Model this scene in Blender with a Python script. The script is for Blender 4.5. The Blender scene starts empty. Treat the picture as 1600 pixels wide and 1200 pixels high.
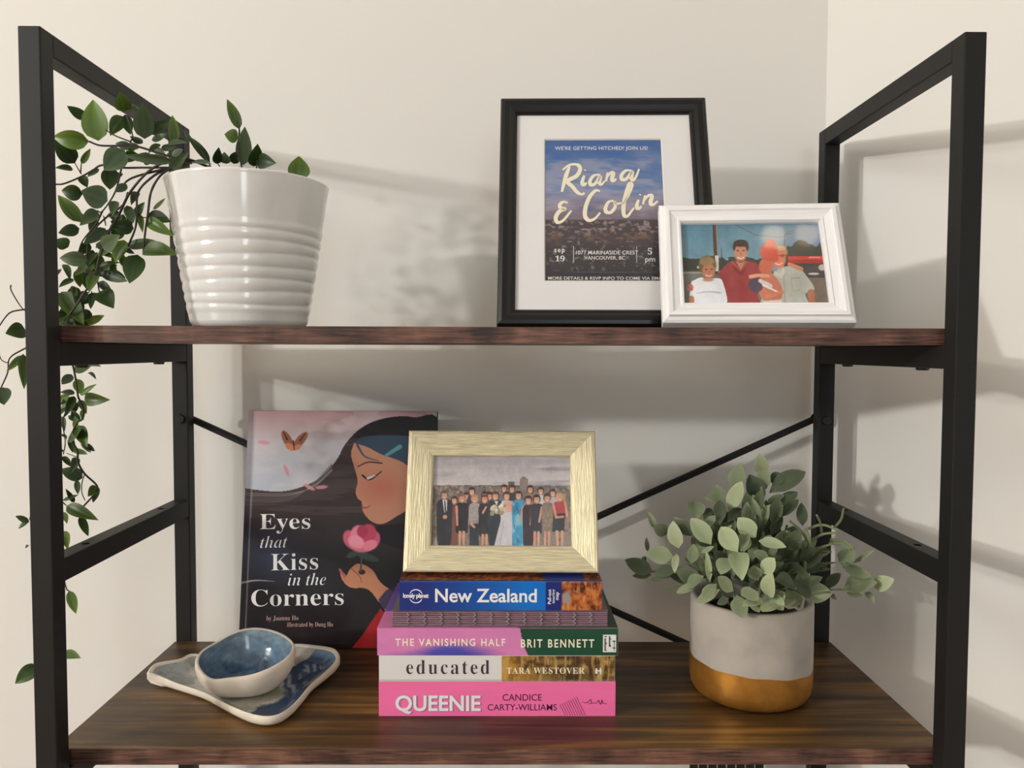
import bpy, bmesh, math, random
import numpy as np
from mathutils import Matrix, Vector, Euler
R = math.radians
C = bpy.context.scene.collection
SC = bpy.context.scene
rng = random.Random(7)
nrng = np.random.RandomState(5)

# ---------------------------------------------------------------- camera, world, light
FPX, PITCH, YAW, ROLL = 1206.12, .04468, .00694, .0034
CAM = Vector((.00286, -.68, 1.24882))
fwd = Vector((math.sin(YAW)*math.cos(PITCH), math.cos(YAW)*math.cos(PITCH), -math.sin(PITCH)))
rt0 = Vector((math.cos(YAW), -math.sin(YAW), 0)); up0 = rt0.cross(fwd)
rt = rt0*math.cos(ROLL)+up0*math.sin(ROLL); up = -rt0*math.sin(ROLL)+up0*math.cos(ROLL)
cd = bpy.data.cameras.new('camera'); cam = bpy.data.objects.new('camera', cd); C.objects.link(cam)
cd.sensor_fit = 'HORIZONTAL'; cd.sensor_width = 36; cd.lens = 36*FPX/1600; cd.clip_start = .01
cam.matrix_world = Matrix(((rt.x, up.x, -fwd.x, CAM.x), (rt.y, up.y, -fwd.y, CAM.y), (rt.z, up.z, -fwd.z, CAM.z), (0, 0, 0, 1)))
SC.camera = cam
vs = SC.view_settings
vs.view_transform = 'Standard'; vs.look = 'None'; vs.gamma = 1; vs.use_curve_mapping = False
vs.exposure = 0.0
W = bpy.data.worlds.new('world'); SC.world = W; W.use_nodes = True
W.node_tree.nodes['Background'].inputs[0].default_value = (.95, 1, 1, 1)
W.node_tree.nodes['Background'].inputs[1].default_value = .285
def lamp(name, loc, power, col, radius):
    l = bpy.data.lights.new(name, 'POINT'); l.energy = power; l.color = col; l.shadow_soft_size = radius
    o = bpy.data.objects.new(name, l); C.objects.link(o); o.location = loc
lamp('ceiling_lamp', (-4.75, -3.15, 2.22), 390, (1, .97, .91), .085)
lamp('ceiling_lamp', (-4.3, -3.6, 2.42), 155, (1, .97, .91), .11)
lamp('downlight', (.50, -.60, 2.52), .28, (1, .74, .5), .03)
lamp('downlight', (.585, -.60, 2.52), .2, (1, .74, .5), .03)
al = bpy.data.lights.new('window_daylight', 'AREA'); al.shape = 'RECTANGLE'; al.size = .5; al.size_y = 1.7
al.energy = 16; al.color = (.9, .95, 1)
ao = bpy.data.objects.new('window_daylight', al); C.objects.link(ao)
ao.location = (.55, -3.6, 1.75); ao.rotation_euler = (R(86), 0, R(5))

a2 = bpy.data.lights.new('ceiling_panel', 'AREA'); a2.shape = 'DISK'; a2.size = 1.0; a2.energy = 20; a2.color = (.98, .99, .95)
a2o = bpy.data.objects.new('ceiling_panel', a2); C.objects.link(a2o); a2o.location = (-1.65, -1.05, 2.56)
a2o.rotation_euler = (Vector((0, .2, 1.2))-a2o.location).to_track_quat('-Z', 'Y').to_euler()
def at(u, v, y):
    d = fwd + rt*((u-800)/FPX) - up*((v-600)/FPX)
    return CAM + d*((y-CAM.y)/d.y)
def az(u, v, z):
    d = fwd + rt*((u-800)/FPX) - up*((v-600)/FPX)
    return CAM + d*((z-CAM.z)/d.z)

# ---------------------------------------------------------------- materials
def lin(c):
    c = np.asarray(c, float)/255.0
    return np.where(c <= .04045, c/12.92, ((c+.055)/1.055)**2.4)
def L4(c): return tuple(lin(c))+(1,)
class NT:
    def __init__(s, name):
        s.m = bpy.data.materials.new(name); s.m.use_nodes = True
        s.t = s.m.node_tree; s.b = s.t.nodes['Principled BSDF']; s.o = s.t.nodes['Material Output']
    def n(s, ty, **kw):
        x = s.t.nodes.new(ty)
        for k, v in kw.items():
            if k in x.inputs: x.inputs[k].default_value = v
            else: setattr(x, k, v)
        return x
    def l(s, a, b): s.t.links.new(a, b)
    def bump(s, h, strength, dist=.001):
        b = s.n('ShaderNodeBump', Strength=strength, Distance=dist); s.l(h, b.inputs['Height']); s.l(b.outputs[0], s.b.inputs['Normal'])
    def coords(s, scale=(1, 1, 1)):
        tc = s.n('ShaderNodeTexCoord'); mp = s.n('ShaderNodeMapping'); mp.inputs['Scale'].default_value = scale
        s.l(tc.outputs['Object'], mp.inputs[0]); return mp.outputs[0]
def pm(name, col, rough=.5, metal=0, spec=.5, var=0, vscale=8, bump=0, bscale=60, coat=0, sc=(1, 1, 1)):
    t = NT(name); b = t.b
    b.inputs['Base Color'].default_value = L4(col); b.inputs['Roughness'].default_value = rough
    b.inputs['Metallic'].default_value = metal; b.inputs['Specular IOR Level'].default_value = spec
    b.inputs['Coat Weight'].default_value = coat; b.inputs['Coat Roughness'].default_value = .05
    co = t.coords(sc)
    if var:
        nz = t.n('ShaderNodeTexNoise', Scale=vscale, Detail=5); t.l(co, nz.inputs['Vector'])
        cr = t.n('ShaderNodeValToRGB'); c = np.array(col, float)
        cr.color_ramp.elements[0].position = .3; cr.color_ramp.elements[1].position = .7
        cr.color_ramp.elements[0].color = L4(np.clip(c*(1-var), 0, 255)); cr.color_ramp.elements[1].color = L4(np.clip(c*(1+var), 0, 255))
        t.l(nz.outputs['Fac'], cr.inputs[0]); t.l(cr.outputs[0], b.inputs['Base Color'])
    if bump:
        nz = t.n('ShaderNodeTexNoise', Scale=bscale, Detail=4); t.l(co, nz.inputs['Vector']); t.bump(nz.outputs['Fac'], bump)
    return t.m
def wood(name, stops, sx=3, sy=45, rough=.5, bump=.15, seed=0):
    t = NT(name); co = t.coords((sx, sy, sy))
    nz = t.n('ShaderNodeTexNoise', Scale=1.0, Detail=7, Roughness=.62, Distortion=.35); t.l(co, nz.inputs['Vector'])
    co2 = t.coords((sx*.9, 9, 9)); n2 = t.n('ShaderNodeTexNoise', Scale=1.0, Detail=3, Distortion=.8); t.l(co2, n2.inputs['Vector'])
    mx = t.n('ShaderNodeMath', operation='MULTIPLY_ADD'); t.l(nz.outputs['Fac'], mx.inputs[0]); mx.inputs[1].default_value = .6
    m2 = t.n('ShaderNodeMath', operation='MULTIPLY'); t.l(n2.outputs['Fac'], m2.inputs[0]); m2.inputs[1].default_value = .4
    t.l(m2.outputs[0], mx.inputs[2])
    cr = t.n('ShaderNodeValToRGB'); e = cr.color_ramp.elements
    while len(e) < len(stops): e.new(.5)
    for k, (p, c) in enumerate(stops): e[k].position = p; e[k].color = L4(c)
    t.l(mx.outputs[0], cr.inputs[0]); t.l(cr.outputs[0], t.b.inputs['Base Color'])
    t.b.inputs['Roughness'].default_value = rough; t.bump(nz.outputs['Fac'], bump)
    return t.m
def colmat(name, rough=.4, spec=.5, coat=0):
    t = NT(name); a = t.n('ShaderNodeAttribute', attribute_name='Col'); t.l(a.outputs['Color'], t.b.inputs['Base Color'])
    t.b.inputs['Roughness'].default_value = rough; t.b.inputs['Specular IOR Level'].default_value = spec
    t.b.inputs['Coat Weight'].default_value = coat; t.b.inputs['Coat Roughness'].default_value = .08
    return t.m
def leafmat(name, c0, c1, rough=.45, spec=.5, tr=.15):
    t = NT(name); a = t.n('ShaderNodeAttribute', attribute_name='Col'); oi = t.n('ShaderNodeObjectInfo')
    mx = t.n('ShaderNodeMix', data_type='RGBA'); mx.inputs[6].default_value = L4(c0); mx.inputs[7].default_value = L4(c1)
    ad = t.n('ShaderNodeMath', operation='MULTIPLY_ADD'); t.l(oi.outputs['Random'], ad.inputs[0]); ad.inputs[1].default_value = .45
    sp = t.n('ShaderNodeSeparateColor'); t.l(a.outputs['Color'], sp.inputs[0]); 
    s2 = t.n('ShaderNodeMath', operation='MULTIPLY'); t.l(sp.outputs[0], s2.inputs[0]); s2.inputs[1].default_value = .6
    t.l(s2.outputs[0], ad.inputs[2]); t.l(ad.outputs[0], mx.inputs[0]); t.l(mx.outputs[2], t.b.inputs['Base Color'])
    t.b.inputs['Roughness'].default_value = rough; t.b.inputs['Specular IOR Level'].default_value = spec
    if tr:
        td = t.n('ShaderNodeBsdfTranslucent'); t.l(mx.outputs[2], td.inputs[0]); ms = t.n('ShaderNodeMixShader'); ms.inputs[0].default_value = tr
        t.l(t.b.outputs[0], ms.inputs[1]); t.l(td.outputs[0], ms.inputs[2]); t.l(ms.outputs[0], t.o.inputs[0])
    return t.m
def glassmat():
    t = NT('picture_glass'); tr = t.n('ShaderNodeBsdfTransparent'); gl = t.n('ShaderNodeBsdfGlossy', Roughness=.06)
    lw = t.n('ShaderNodeLayerWeight', Blend=.5); ms = t.n('ShaderNodeMixShader')
    p5 = t.n('ShaderNodeMath', operation='POWER'); t.l(lw.outputs['Facing'], p5.inputs[0]); p5.inputs[1].default_value = 5
    fr = t.n('ShaderNodeMath', operation='MULTIPLY_ADD'); t.l(p5.outputs[0], fr.inputs[0]); fr.inputs[1].default_value = .9; fr.inputs[2].default_value = .022
    t.l(fr.outputs[0], ms.inputs[0]); t.l(tr.outputs[0], ms.inputs[1]); t.l(gl.outputs[0], ms.inputs[2]); t.l(ms.outputs[0], t.o.inputs[0])
    return t.m
M = {}
M['wall'] = pm('wall_paint', (230, 228, 223), .85, spec=.25, bump=.04, bscale=260)
M['ceil'] = pm('ceiling_paint', (238, 236, 230), .9)
M['floor'] = wood('floor_wood', [(.3, (120, 92, 62)), (.7, (165, 132, 94))], 2, 18)
M['metal'] = pm('black_powder_coat', (29, 28, 27), .52, spec=.28, bump=.05, bscale=900)
M['metal2'] = pm('black_screw', (24, 24, 24), .35, spec=.5)
M['hole_shade'] = pm('painted_hole_shade', (6, 6, 6), .95, spec=.05)  # near-black colour for the shade inside the rail's screw holes
M['board'] = wood('rustic_board', [(.36, (34, 24, 12)), (.46, (66, 46, 23)), (.53, (92, 66, 33)), (.63, (140, 100, 47))], 4.0, 72, .42, .16)
M['edge'] = wood('rustic_edge', [(.40, (44, 28, 23)), (.47, (78, 52, 44)), (.53, (98, 67, 56)), (.62, (128, 90, 74))], 22, 420, .5, .3)
M['glaze'] = pm('white_glaze', (228, 228, 226), .12, spec=.6, coat=.3, var=.02, vscale=30)
M['soil'] = pm('dark_soil', (45, 34, 26), .95, var=.4, vscale=120, bump=.8, bscale=150)
M['blackframe'] = pm('black_lacquer', (17, 17, 18), .33, spec=.4)
M['mat'] = pm('white_mat_board', (232, 230, 230), .8, bump=.05, bscale=500)
M['matcore'] = pm('cream_bevel', (236, 230, 214), .8)
M['backing'] = pm('black_backing', (30, 29, 28), .7)
for nm, s in (('whiteH', (8, 60, 120)), ('whiteV', (120, 60, 8))):
    M[nm] = pm('white_brushed_'+nm[-1], (240, 239, 240), .5, var=.035, vscale=1.6, bump=.35, bscale=2.2, sc=s)
for nm, s in (('goldH', (26, 60, 620)), ('goldV', (620, 60, 26))):
    M[nm] = pm('champagne_gold_'+nm[-1], (228, 217, 180), .38, metal=.35, spec=.5, var=.09, vscale=1.6, bump=1.0, bscale=1.5, sc=s)
M['print'] = colmat('matte_print', .45, .4)
M['printg'] = colmat('glossy_print', .25, .5, coat=.25)
M['glass'] = glassmat()
def flat(name, col, rough=.5, **k): return pm(name, col, rough, **k)
M['txtw'] = flat('white_ink', (240, 240, 240)); M['txtcream'] = flat('cream_ink', (246, 238, 212)); M['txtdim'] = flat('dusty_pink_ink', (200, 165, 160))
M['txtdark'] = flat('dark_ink', (58, 50, 58)); M['txtplum'] = flat('plum_ink', (100, 24, 70)); M['txtshadow'] = flat('rose_ink', (190, 110, 150))
M['pages'] = pm('paper_pages', (226, 216, 196), .85, bump=.6, bscale=2, sc=(1, 1, 900))
for k, c in dict(pink=(246, 118, 176), white=(232, 230, 228), rose=(214, 128, 178), nzblue=(28, 60, 140), black=(22, 18, 20), grey=(104, 92, 98)).items():
    M['cov_'+k] = pm('cover_'+k, c, .38, spec=.5)
M['sig'] = pm('purple_paper_edges', (128, 100, 112), .8, var=.25, vscale=1.2, sc=(30, 30, 2600), bump=.5, bscale=1)
M['thread'] = pm('grey_thread', (158, 146, 150), .8)
M['cement'] = pm('pale_cement', (170, 163, 154), .85, var=.05, vscale=30, bump=.25, bscale=120)
M['cement_in'] = pm('cement_inside', (150, 142, 132), .9)
M['goldpaint'] = pm('gold_paint', (196, 138, 62), .38, metal=.75, var=.12, vscale=40, bump=.2, bscale=90)
M['raw'] = pm('raw_white_clay', (226, 214, 198), .5, var=.03, vscale=60, bump=.12, bscale=120)
M['stemdk'] = pm('dark_stem', (38, 32, 26), .6)
M['stemgr'] = pm('sage_stem', (124, 134, 96), .7)
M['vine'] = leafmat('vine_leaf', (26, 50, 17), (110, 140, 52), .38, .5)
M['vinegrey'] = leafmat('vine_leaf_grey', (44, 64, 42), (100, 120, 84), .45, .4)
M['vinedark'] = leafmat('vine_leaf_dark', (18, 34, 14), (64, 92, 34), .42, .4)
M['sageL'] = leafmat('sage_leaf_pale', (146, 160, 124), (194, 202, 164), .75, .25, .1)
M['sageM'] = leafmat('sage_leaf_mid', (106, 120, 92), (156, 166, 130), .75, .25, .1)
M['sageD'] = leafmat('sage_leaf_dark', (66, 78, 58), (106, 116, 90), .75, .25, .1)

# ---------------------------------------------------------------- building helpers
MW = {}
def thing(name, label, cat, loc=(0, 0, 0), rot=(0, 0, 0), group=None):
    o = bpy.data.objects.new(name, None); C.objects.link(o); o.empty_display_size = .05
    o.location = loc; o.rotation_euler = rot; o['label'] = label; o['category'] = cat
    if group: o['group'] = group
    MW[o.name] = Matrix.Translation(Vector(loc)) @ Euler(rot).to_matrix().to_4x4()
    return o
def put(name, me, m, parent=None, world=False, kind=None, smooth=None, label=None):
    """link mesh data as one object; world=True: the mesh is given in world coordinates"""
    if m is not None and not me.materials: me.materials.append(m)
    o = bpy.data.objects.new(name, me); C.objects.link(o)
    if parent is not None:
        o.parent = parent; MW[o.name] = MW[parent.name]
        if world: me.transform(MW[parent.name].inverted())
    else: MW[o.name] = Matrix.Identity(4)
    if kind: o['kind'] = kind
    if label: o['label'] = label
    if smooth: me.shade_smooth()
    return o
def mesh(verts, faces, name='m'):
    me = bpy.data.meshes.new(name); me.from_pydata([tuple(v) for v in verts], [], faces); me.update(); return me
def bm_mesh(bm, name='m'):
    bmesh.ops.recalc_face_normals(bm, faces=bm.faces)
    me = bpy.data.meshes.new(name); bm.to_mesh(me); bm.free(); return me
def box(x0, x1, y0, y1, z0, z1, bev=0, seg=2):
    bm = bmesh.new(); r = bmesh.ops.create_cube(bm, size=1)
    for v in bm.verts: v.co = Vector(((x0+x1)/2+v.co.x*(x1-x0), (y0+y1)/2+v.co.y*(y1-y0), (z0+z1)/2+v.co.z*(z1-z0)))
    if bev: bmesh.ops.bevel(bm, geom=bm.edges[:], offset=bev, segments=seg, affect='EDGES', profile=.5)
    return bm_mesh(bm)
def prism(poly_yz, x0, x1):
    n = len(poly_yz); v = [(x0, a, b) for a, b in poly_yz]+[(x1, a, b) for a, b in poly_yz]
    f = [tuple(range(n))[::-1], tuple(range(n, 2*n))]+[(i, (i+1) % n, n+(i+1) % n, n+i) for i in range(n)]
    bm = bmesh.new(); bv = [bm.verts.new(p) for p in v]
    for q in f: bm.faces.new([bv[i] for i in q])
    return bm_mesh(bm)
def crom(P, n=6):
    P = [np.array(p, float) for p in P]
    if len(P) < 3: return P
    Q = [2*P[0]-P[1]]+P+[2*P[-1]-P[-2]]; out = []
    for i in range(1, len(Q)-2):
        for k in range(n):
            t = k/n; a, b, c, d = Q[i-1:i+3]
            out.append(.5*((2*b)+(c-a)*t+(2*a-5*b+4*c-d)*t*t+(3*b-a-3*c+d)*t**3))
    out.append(P[-1]); return out
def tube(P, r0, r1=None, seg=6):
    r1 = r0 if r1 is None else r1; n = len(P); V = []; F = []
    P = [Vector(p) for p in P]
    ref = Vector((.31, .2, .93))
    for i, p in enumerate(P):
        d = (P[min(i+1, n-1)]-P[max(i-1, 0)]).normalized()
        a = d.cross(ref)
        if a.length < .05: a = d.cross(Vector((1, 0, 0)))
        a.normalize(); b = d.cross(a); r = r0+(r1-r0)*i/(n-1)
        V += [p+a*(r*math.cos(2*math.pi*k/seg))+b*(r*math.sin(2*math.pi*k/seg)) for k in range(seg)]
    for i in range(n-1):
        for k in range(seg):
            F.append((i*seg+k, i*seg+(k+1) % seg, (i+1)*seg+(k+1) % seg, (i+1)*seg+k))
    F.append(tuple(range(seg))[::-1]); F.append(tuple(range((n-1)*seg, n*seg)))
    return mesh(V, F)
def lathe(prof, seg=96, c=(0, 0, 0), fn=None, closed=False):
    """prof: list of (r,z); fn(r,z,theta,index)->(r,z)"""
    V = []; F = []; n = len(prof)
    for i, (r, z) in enumerate(prof):
        for k in range(seg):
            th = 2*math.pi*k/seg; rr, zz = (r, z) if fn is None else fn(r, z, th, i)
            V.append((c[0]+rr*math.cos(th), c[1]+rr*math.sin(th), c[2]+zz))
    for i in range(n-1):
        for k in range(seg):
            F.append((i*seg+k, i*seg+(k+1) % seg, (i+1)*seg+(k+1) % seg, (i+1)*seg+k))
    return mesh(V, F)
def disc(r, z, seg=48, c=(0, 0, 0), bumpy=0):
    V = [(c[0], c[1], c[2]+z)]; F = []
    for j, f in enumerate((.5, 1)):
        for k in range(seg):
            th = 2*math.pi*k/seg; V.append((c[0]+r*f*math.cos(th), c[1]+r*f*math.sin(th), c[2]+z+bumpy*(rng.random()-.5)))
    for k in range(seg):
        F.append((0, 1+k, 1+(k+1) % seg)); F.append((1+k, 1+seg+k, 1+seg+(k+1) % seg, 1+(k+1) % seg))
    return mesh(V, F)
def cyl(p, axis, r, h, seg=20):
    a = Vector(axis).normalized(); return tube([Vector(p), Vector(p)+a*h*.7, Vector(p)+a*h], r, r*.85, seg)

# ---------------------------------------------------------------- flat print: painter on a fine vertex grid
class Quad:
    """print area in the pixel frame of a close-up of the photograph, straightened to a rectangle Wd x Hd"""
    def __init__(s, xl0, xr0, xl1, xr1, y0, y1, Wd, Hd, cx=0, z0=0):
        s.q = (xl0, xr0, xl1, xr1, y0, y1); s.W, s.H, s.cx, s.z0 = Wd, Hd, cx, z0
    def loc(s, x, y):
        xl0, xr0, xl1, xr1, y0, y1 = s.q; t = (y-y0)/(y1-y0); l = xl0+(xl1-xl0)*t; r = xr0+(xr1-xr0)*t
        return s.cx+((x-l)/(r-l)-.5)*s.W, s.z0+(1-t)*s.H
class Cv:
    def __init__(s, quad, nx, ny, base=(200, 200, 200)):
        s.quad, s.nx, s.ny = quad, nx, ny; xl0, xr0, xl1, xr1, y0, y1 = quad.q
        t = np.linspace(0, 1, ny)[:, None]; u = np.linspace(0, 1, nx)[None, :]
        l = xl0+(xl1-xl0)*t; r = xr0+(xr1-xr0)*t
        s.X = l+(r-l)*u; s.Y = y0+(y1-y0)*t+0*u; s.b = np.zeros((ny, nx, 3)); s.b[:] = base
        s.px = abs(xr0-xl0)/nx
    def mix(s, m, col):
        m = np.clip(m, 0, 1)[..., None]; s.b = s.b*(1-m)+np.asarray(col, float)*m
    def poly(s, pts, col, a=1, smooth=0):
        if smooth: pts = [tuple(p) for p in crom(list(pts)+[pts[0]], smooth)][:-1]
        m = np.zeros(s.X.shape, bool); n = len(pts)
        for i in range(n):
            (x0, y0), (x1, y1) = pts[i], pts[(i+1) % n]
            if y0 == y1: continue
            c = ((y0 > s.Y) != (y1 > s.Y)) & (s.X < (x1-x0)*(s.Y-y0)/(y1-y0)+x0); m ^= c
        s.mix(m*a, col)
    def ell(s, cx, cy, rx, ry, col, soft=.12, rot=0, a=1):
        dx, dy = s.X-cx, s.Y-cy; c, q = math.cos(rot), math.sin(rot)
        d = np.sqrt(((dx*c+dy*q)/rx)**2+((-dx*q+dy*c)/ry)**2); s.mix(np.clip((1+soft-d)/(2*soft), 0, 1)*a, col)
    def rect(s, x0, y0, x1, y1, col, a=1): s.mix(((s.X >= x0) & (s.X <= x1) & (s.Y >= y0) & (s.Y <= y1))*a, col)
    def line(s, pts, w0, w1, col, a=1, smooth=0):
        if smooth: pts = crom(pts, smooth)
        best = np.zeros(s.X.shape); n = len(pts)-1
        for i in range(n):
            (x0, y0), (x1, y1) = pts[i][:2], pts[i+1][:2]; L = (x1-x0)**2+(y1-y0)**2+1e-9
            t = np.clip(((s.X-x0)*(x1-x0)+(s.Y-y0)*(y1-y0))/L, 0, 1)
            d = np.hypot(s.X-x0-t*(x1-x0), s.Y-y0-t*(y1-y0)); w = w0+(w1-w0)*(i+t)/n
            best = np.maximum(best, np.clip((w/2-d)/s.px+.5, 0, 1))
        s.mix(best*a, col)
    def noise(s, sx, sy, seed=0):
        r = np.random.RandomState(seed); out = 0; amp = 1; tot = 0
        for o in range(4):
            g = r.rand(64, 64); fx = (s.X/sx*2**o) % 63; fy = (s.Y/sy*2**o) % 63
            ix, iy = fx.astype(int), fy.astype(int); a, b = fx-ix, fy-iy; a = a*a*(3-2*a); b = b*b*(3-2*b)
            out = out+amp*(g[iy, ix]*(1-a)*(1-b)+g[iy, ix+1]*a*(1-b)+g[iy+1, ix]*(1-a)*b+g[iy+1, ix+1]*a*b); tot += amp; amp *= .55
        return out/tot
    def tint(s, f, amt): s.b = np.clip(s.b+((f-.5)*2*amt)[..., None], 0, 255)
    def grad(s, m, c0, c1, t):
        t = np.clip(t, 0, 1)[..., None]; col = np.asarray(c0, float)*(1-t)+np.asarray(c1, float)*t
        m = np.clip(m, 0, 1)[..., None]*1.0; s.b = s.b*(1-m)+col*m
    def build(s, name, parent, m, y, label=None):
        nx, ny = s.nx, s.ny; q = s.quad
        gx = q.cx+(np.linspace(0, 1, nx)-.5)*q.W; gz = q.z0+(1-np.linspace(0, 1, ny))*q.H
        V = np.zeros((ny, nx, 3), np.float32); V[..., 0] = gx[None]; V[..., 1] = y; V[..., 2] = gz[:, None]
        i = np.arange((ny-1)*nx).reshape(ny-1, nx)[:, :-1].ravel()
        F = np.stack([i, i+nx, i+nx+1, i+1], 1).astype(np.int32)
        me = bpy.data.meshes.new(name); me.vertices.add(nx*ny); me.vertices.foreach_set('co', V.ravel())
        me.loops.add(F.size); me.loops.foreach_set('vertex_index', F.ravel()); me.polygons.add(len(F))
        me.polygons.foreach_set('loop_start', np.arange(0, F.size, 4, dtype=np.int32)); me.update(calc_edges=True)
        a = me.color_attributes.new('Col', 'FLOAT_COLOR', 'POINT'); c = np.ones((ny*nx, 4), np.float32); c[:, :3] = lin(np.clip(s.b, 0, 255)).reshape(-1, 3)
        a.data.foreach_set('color', c.ravel())
        return put(name, me, m, parent, label=label)
# ---- lettering: the built-in font turned into mesh, or hand-drawn pen strokes
def mb(s, U=0x1D400, Lo=0x1D41A):
    o = ''
    for c in s:
        if c == 'h' and Lo == 0x1D44E: o += '\u210e'
        elif 'A' <= c <= 'Z': o += chr(U+ord(c)-65)
        elif 'a' <= c <= 'z': o += chr(Lo+ord(c)-97)
        else: o += c
    return o
def italic(s): return mb(s, 0x1D468, 0x1D482)
def glyphs(body, off=0, space=1.0):
    c = bpy.data.curves.new('t', 'FONT'); c.body = body; c.offset = off; c.space_character = space; c.resolution_u = 4
    o = bpy.data.objects.new('t', c); me = bpy.data.meshes.new_from_object(o)
    v = np.array([x.co[:2] for x in me.vertices]); f = [tuple(p.vertices) for p in me.polygons]
    bpy.data.objects.remove(o); bpy.data.curves.remove(c); bpy.data.meshes.remove(me)
    return v, f
def letter(name, body, q, x0, x1, yb, yt, m, parent, y, off=0, space=1.0, up_=False, slope=0, yb2=None):
    v, f = glyphs(body, off, space); u = v[:, 0]; w = v[:, 1]; s = (u-u.min())/(u.max()-u.min()); vt = w.max()
    out = []
    for a, b in zip(s, w/vt):
        if up_: X, Y = yb-b*(yb-yt), x0+a*(x1-x0)      # reads upwards: yb/yt are columns, x0/x1 rows
        else: X, Y = x0+a*(x1-x0), yb+slope*a-b*(yb-yt)
        lx, lz = q.loc(X, Y); out.append((lx, y, lz))
    me = mesh(out, f, name); return put(name, me, m, parent)
def strokes(name, q, paths, w, m, parent, y, sm=6):
    V = []; F = []; k = 0
    for P in paths:
        pts = [np.array(p[:2]) for p in (crom([np.array(p, float) for p in P], sm) if len(P) > 2 else [np.array(p, float) for p in P])]
        n = len(pts); b = len(V)
        for i, p in enumerate(pts):
            d = pts[min(i+1, n-1)]-pts[max(i-1, 0)]; d = d/(np.linalg.norm(d)+1e-9); nn = np.array([-d[1], d[0]])
            t = i/(n-1); ww = w*(.55+.45*math.sin(math.pi*min(1, max(0, t)))) * (1.12 if d[1] > .4 else .9)
            for sgn in (-1, 1):
                X, Y = p+nn*sgn*ww/2; lx, lz = q.loc(X, Y); V.append((lx, y-(k % 5)*.00001, lz))
        F += [(b+2*i, b+2*i+1, b+2*i+3, b+2*i+2) for i in range(n-1)]; k += 1
    return put(name, mesh(V, F, name), m, parent)

# ---------------------------------------------------------------- room
YW = .365
cx = at(1292, 100, YW).x
PHI = R(51); wd = Vector((math.cos(PHI), -math.sin(PHI), 0)); wn = Vector((math.sin(PHI), math.cos(PHI), 0))
def slab(name, pts, z0, z1, m):
    n = len(pts); v = [(a, b, z0) for a, b in pts]+[(a, b, z1) for a, b in pts]
    f = [tuple(range(n))[::-1], tuple(range(n, 2*n))]+[(i, (i+1) % n, n+(i+1) % n, n+i) for i in range(n)]
    bm = bmesh.new(); bv = [bm.verts.new(p) for p in v]
    for q in f: bm.faces.new([bv[i] for i in q])
    o = put(name, bm_mesh(bm), m); o['kind'] = 'structure'; return o
c0 = Vector((cx, YW, 0)); c1 = c0+wd*2.2
slab('wall_back', [(-5.6, YW), (cx, YW), (cx+.03, YW+.12), (-5.6, YW+.12)], 0, 2.6, M['wall'])
slab('wall_right', [(c0.x, c0.y), (c1.x, c1.y), ((c1+wn*.12).x, (c1+wn*.12).y), (cx+.03, YW+.12)], 0, 2.6, M['wall'])
slab('floor', [(-5.6, -5), (2.2, -5), (2.2, YW+.12), (-5.6, YW+.12)], -.1, 0, M['floor'])
slab('ceiling', [(-5.6, -5), (2.2, -5), (2.2, YW+.12), (-5.6, YW+.12)], 2.6, 2.7, M['ceil'])

# ---------------------------------------------------------------- the shelf unit
PS, XI, D = .0195, .3997, .2948
XO = XI+PS; ZT = 1.526; Z1 = 1.2694; Z2 = .8755; TB = .0154; RH = .0215; ZM = 1.0572
BF, BB = .0262, .2917
shelf = thing('shelf_unit', 'open shelf unit with black metal side frames and brown wooden boards', 'shelf', (0, .157, 0))
for sx in (-1, 1):
    xa, xb = sorted((sx*XI, sx*XO))
    for y0 in (0, D):
        p = put('post', box(xa, xb, y0, y0+PS, .012, ZT, .0012), M['metal'], shelf, True)
        put('foot', cyl(((xa+xb)/2, y0+PS/2, 0), (0, 0, 1), .008, .014), M['metal2'], p, True)
    put('top_rail', box(xa, xb, PS-.0005, D+.0005, ZT-PS, ZT, .0012), M['metal'], shelf, True)
    for zt in (Z1-TB, ZM, Z2-TB, .50-TB, .14-TB):
        rail = put('side_rail', box(xa+.0004, xb-.0004, PS-.0005, D+.0005, zt-RH, zt, .001), M['metal'], shelf, True)
        for yy in (.072, .238):
            if abs(zt-ZM) < .01: put('screw_hole_shade', cyl(((xa+xb)/2, yy, zt-.0006), (0, 0, 1), .0042, .0008, 16), M['hole_shade'], rail, True)  # no recess cut: raised black disc paints the shade of screw holes
            else: put('screw_head', cyl(((xa+xb)/2, yy, zt-RH+.0005), (0, 0, -1), .0065, .0032, 16), M['metal2'], rail, True)
    s = put('brace_screw', cyl((sx*(XI+PS*.5), D+.0004, 1.1598), (0, -1, 0), .0062, .0032), M['metal2'], shelf, True)
    put('hex_socket', cyl((sx*(XI+PS*.5), D-.0026, 1.1598), (0, -1, 0), .0024, .0008, 6), M['backing'], s, True)
for zt in (Z1, Z2, .50, .14):
    b = put('shelf_board', box(-XO, XO, BF+.0006, BB, zt-TB, zt, .0006, 1), M['board'], shelf, True)
    put('edge_band', box(-XO, XO, BF, BF+.0008, zt-TB+.0003, zt-.0003), M['edge'], b, True, label='reddish brown front edge strip')
for sx, yy, zl in ((-1, .3190, .785), (1, .3285, .785)):
    a = Vector((sx*(XI+PS*.5), yy, 1.1598)); b = Vector((-sx*(XI+PS*.5), yy, zl)); d = (b-a).normalized()
    br = put('cross_brace', tube([a, a+d*.03, b-d*.03, b], .0046, seg=10), M['metal'], shelf, True)
    for p in (a, b): put('brace_end', cyl(p+Vector((0, -.3190*0-.0015, 0)), (0, 1, 0), .0075, .004), M['metal2'], br, True)

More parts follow.
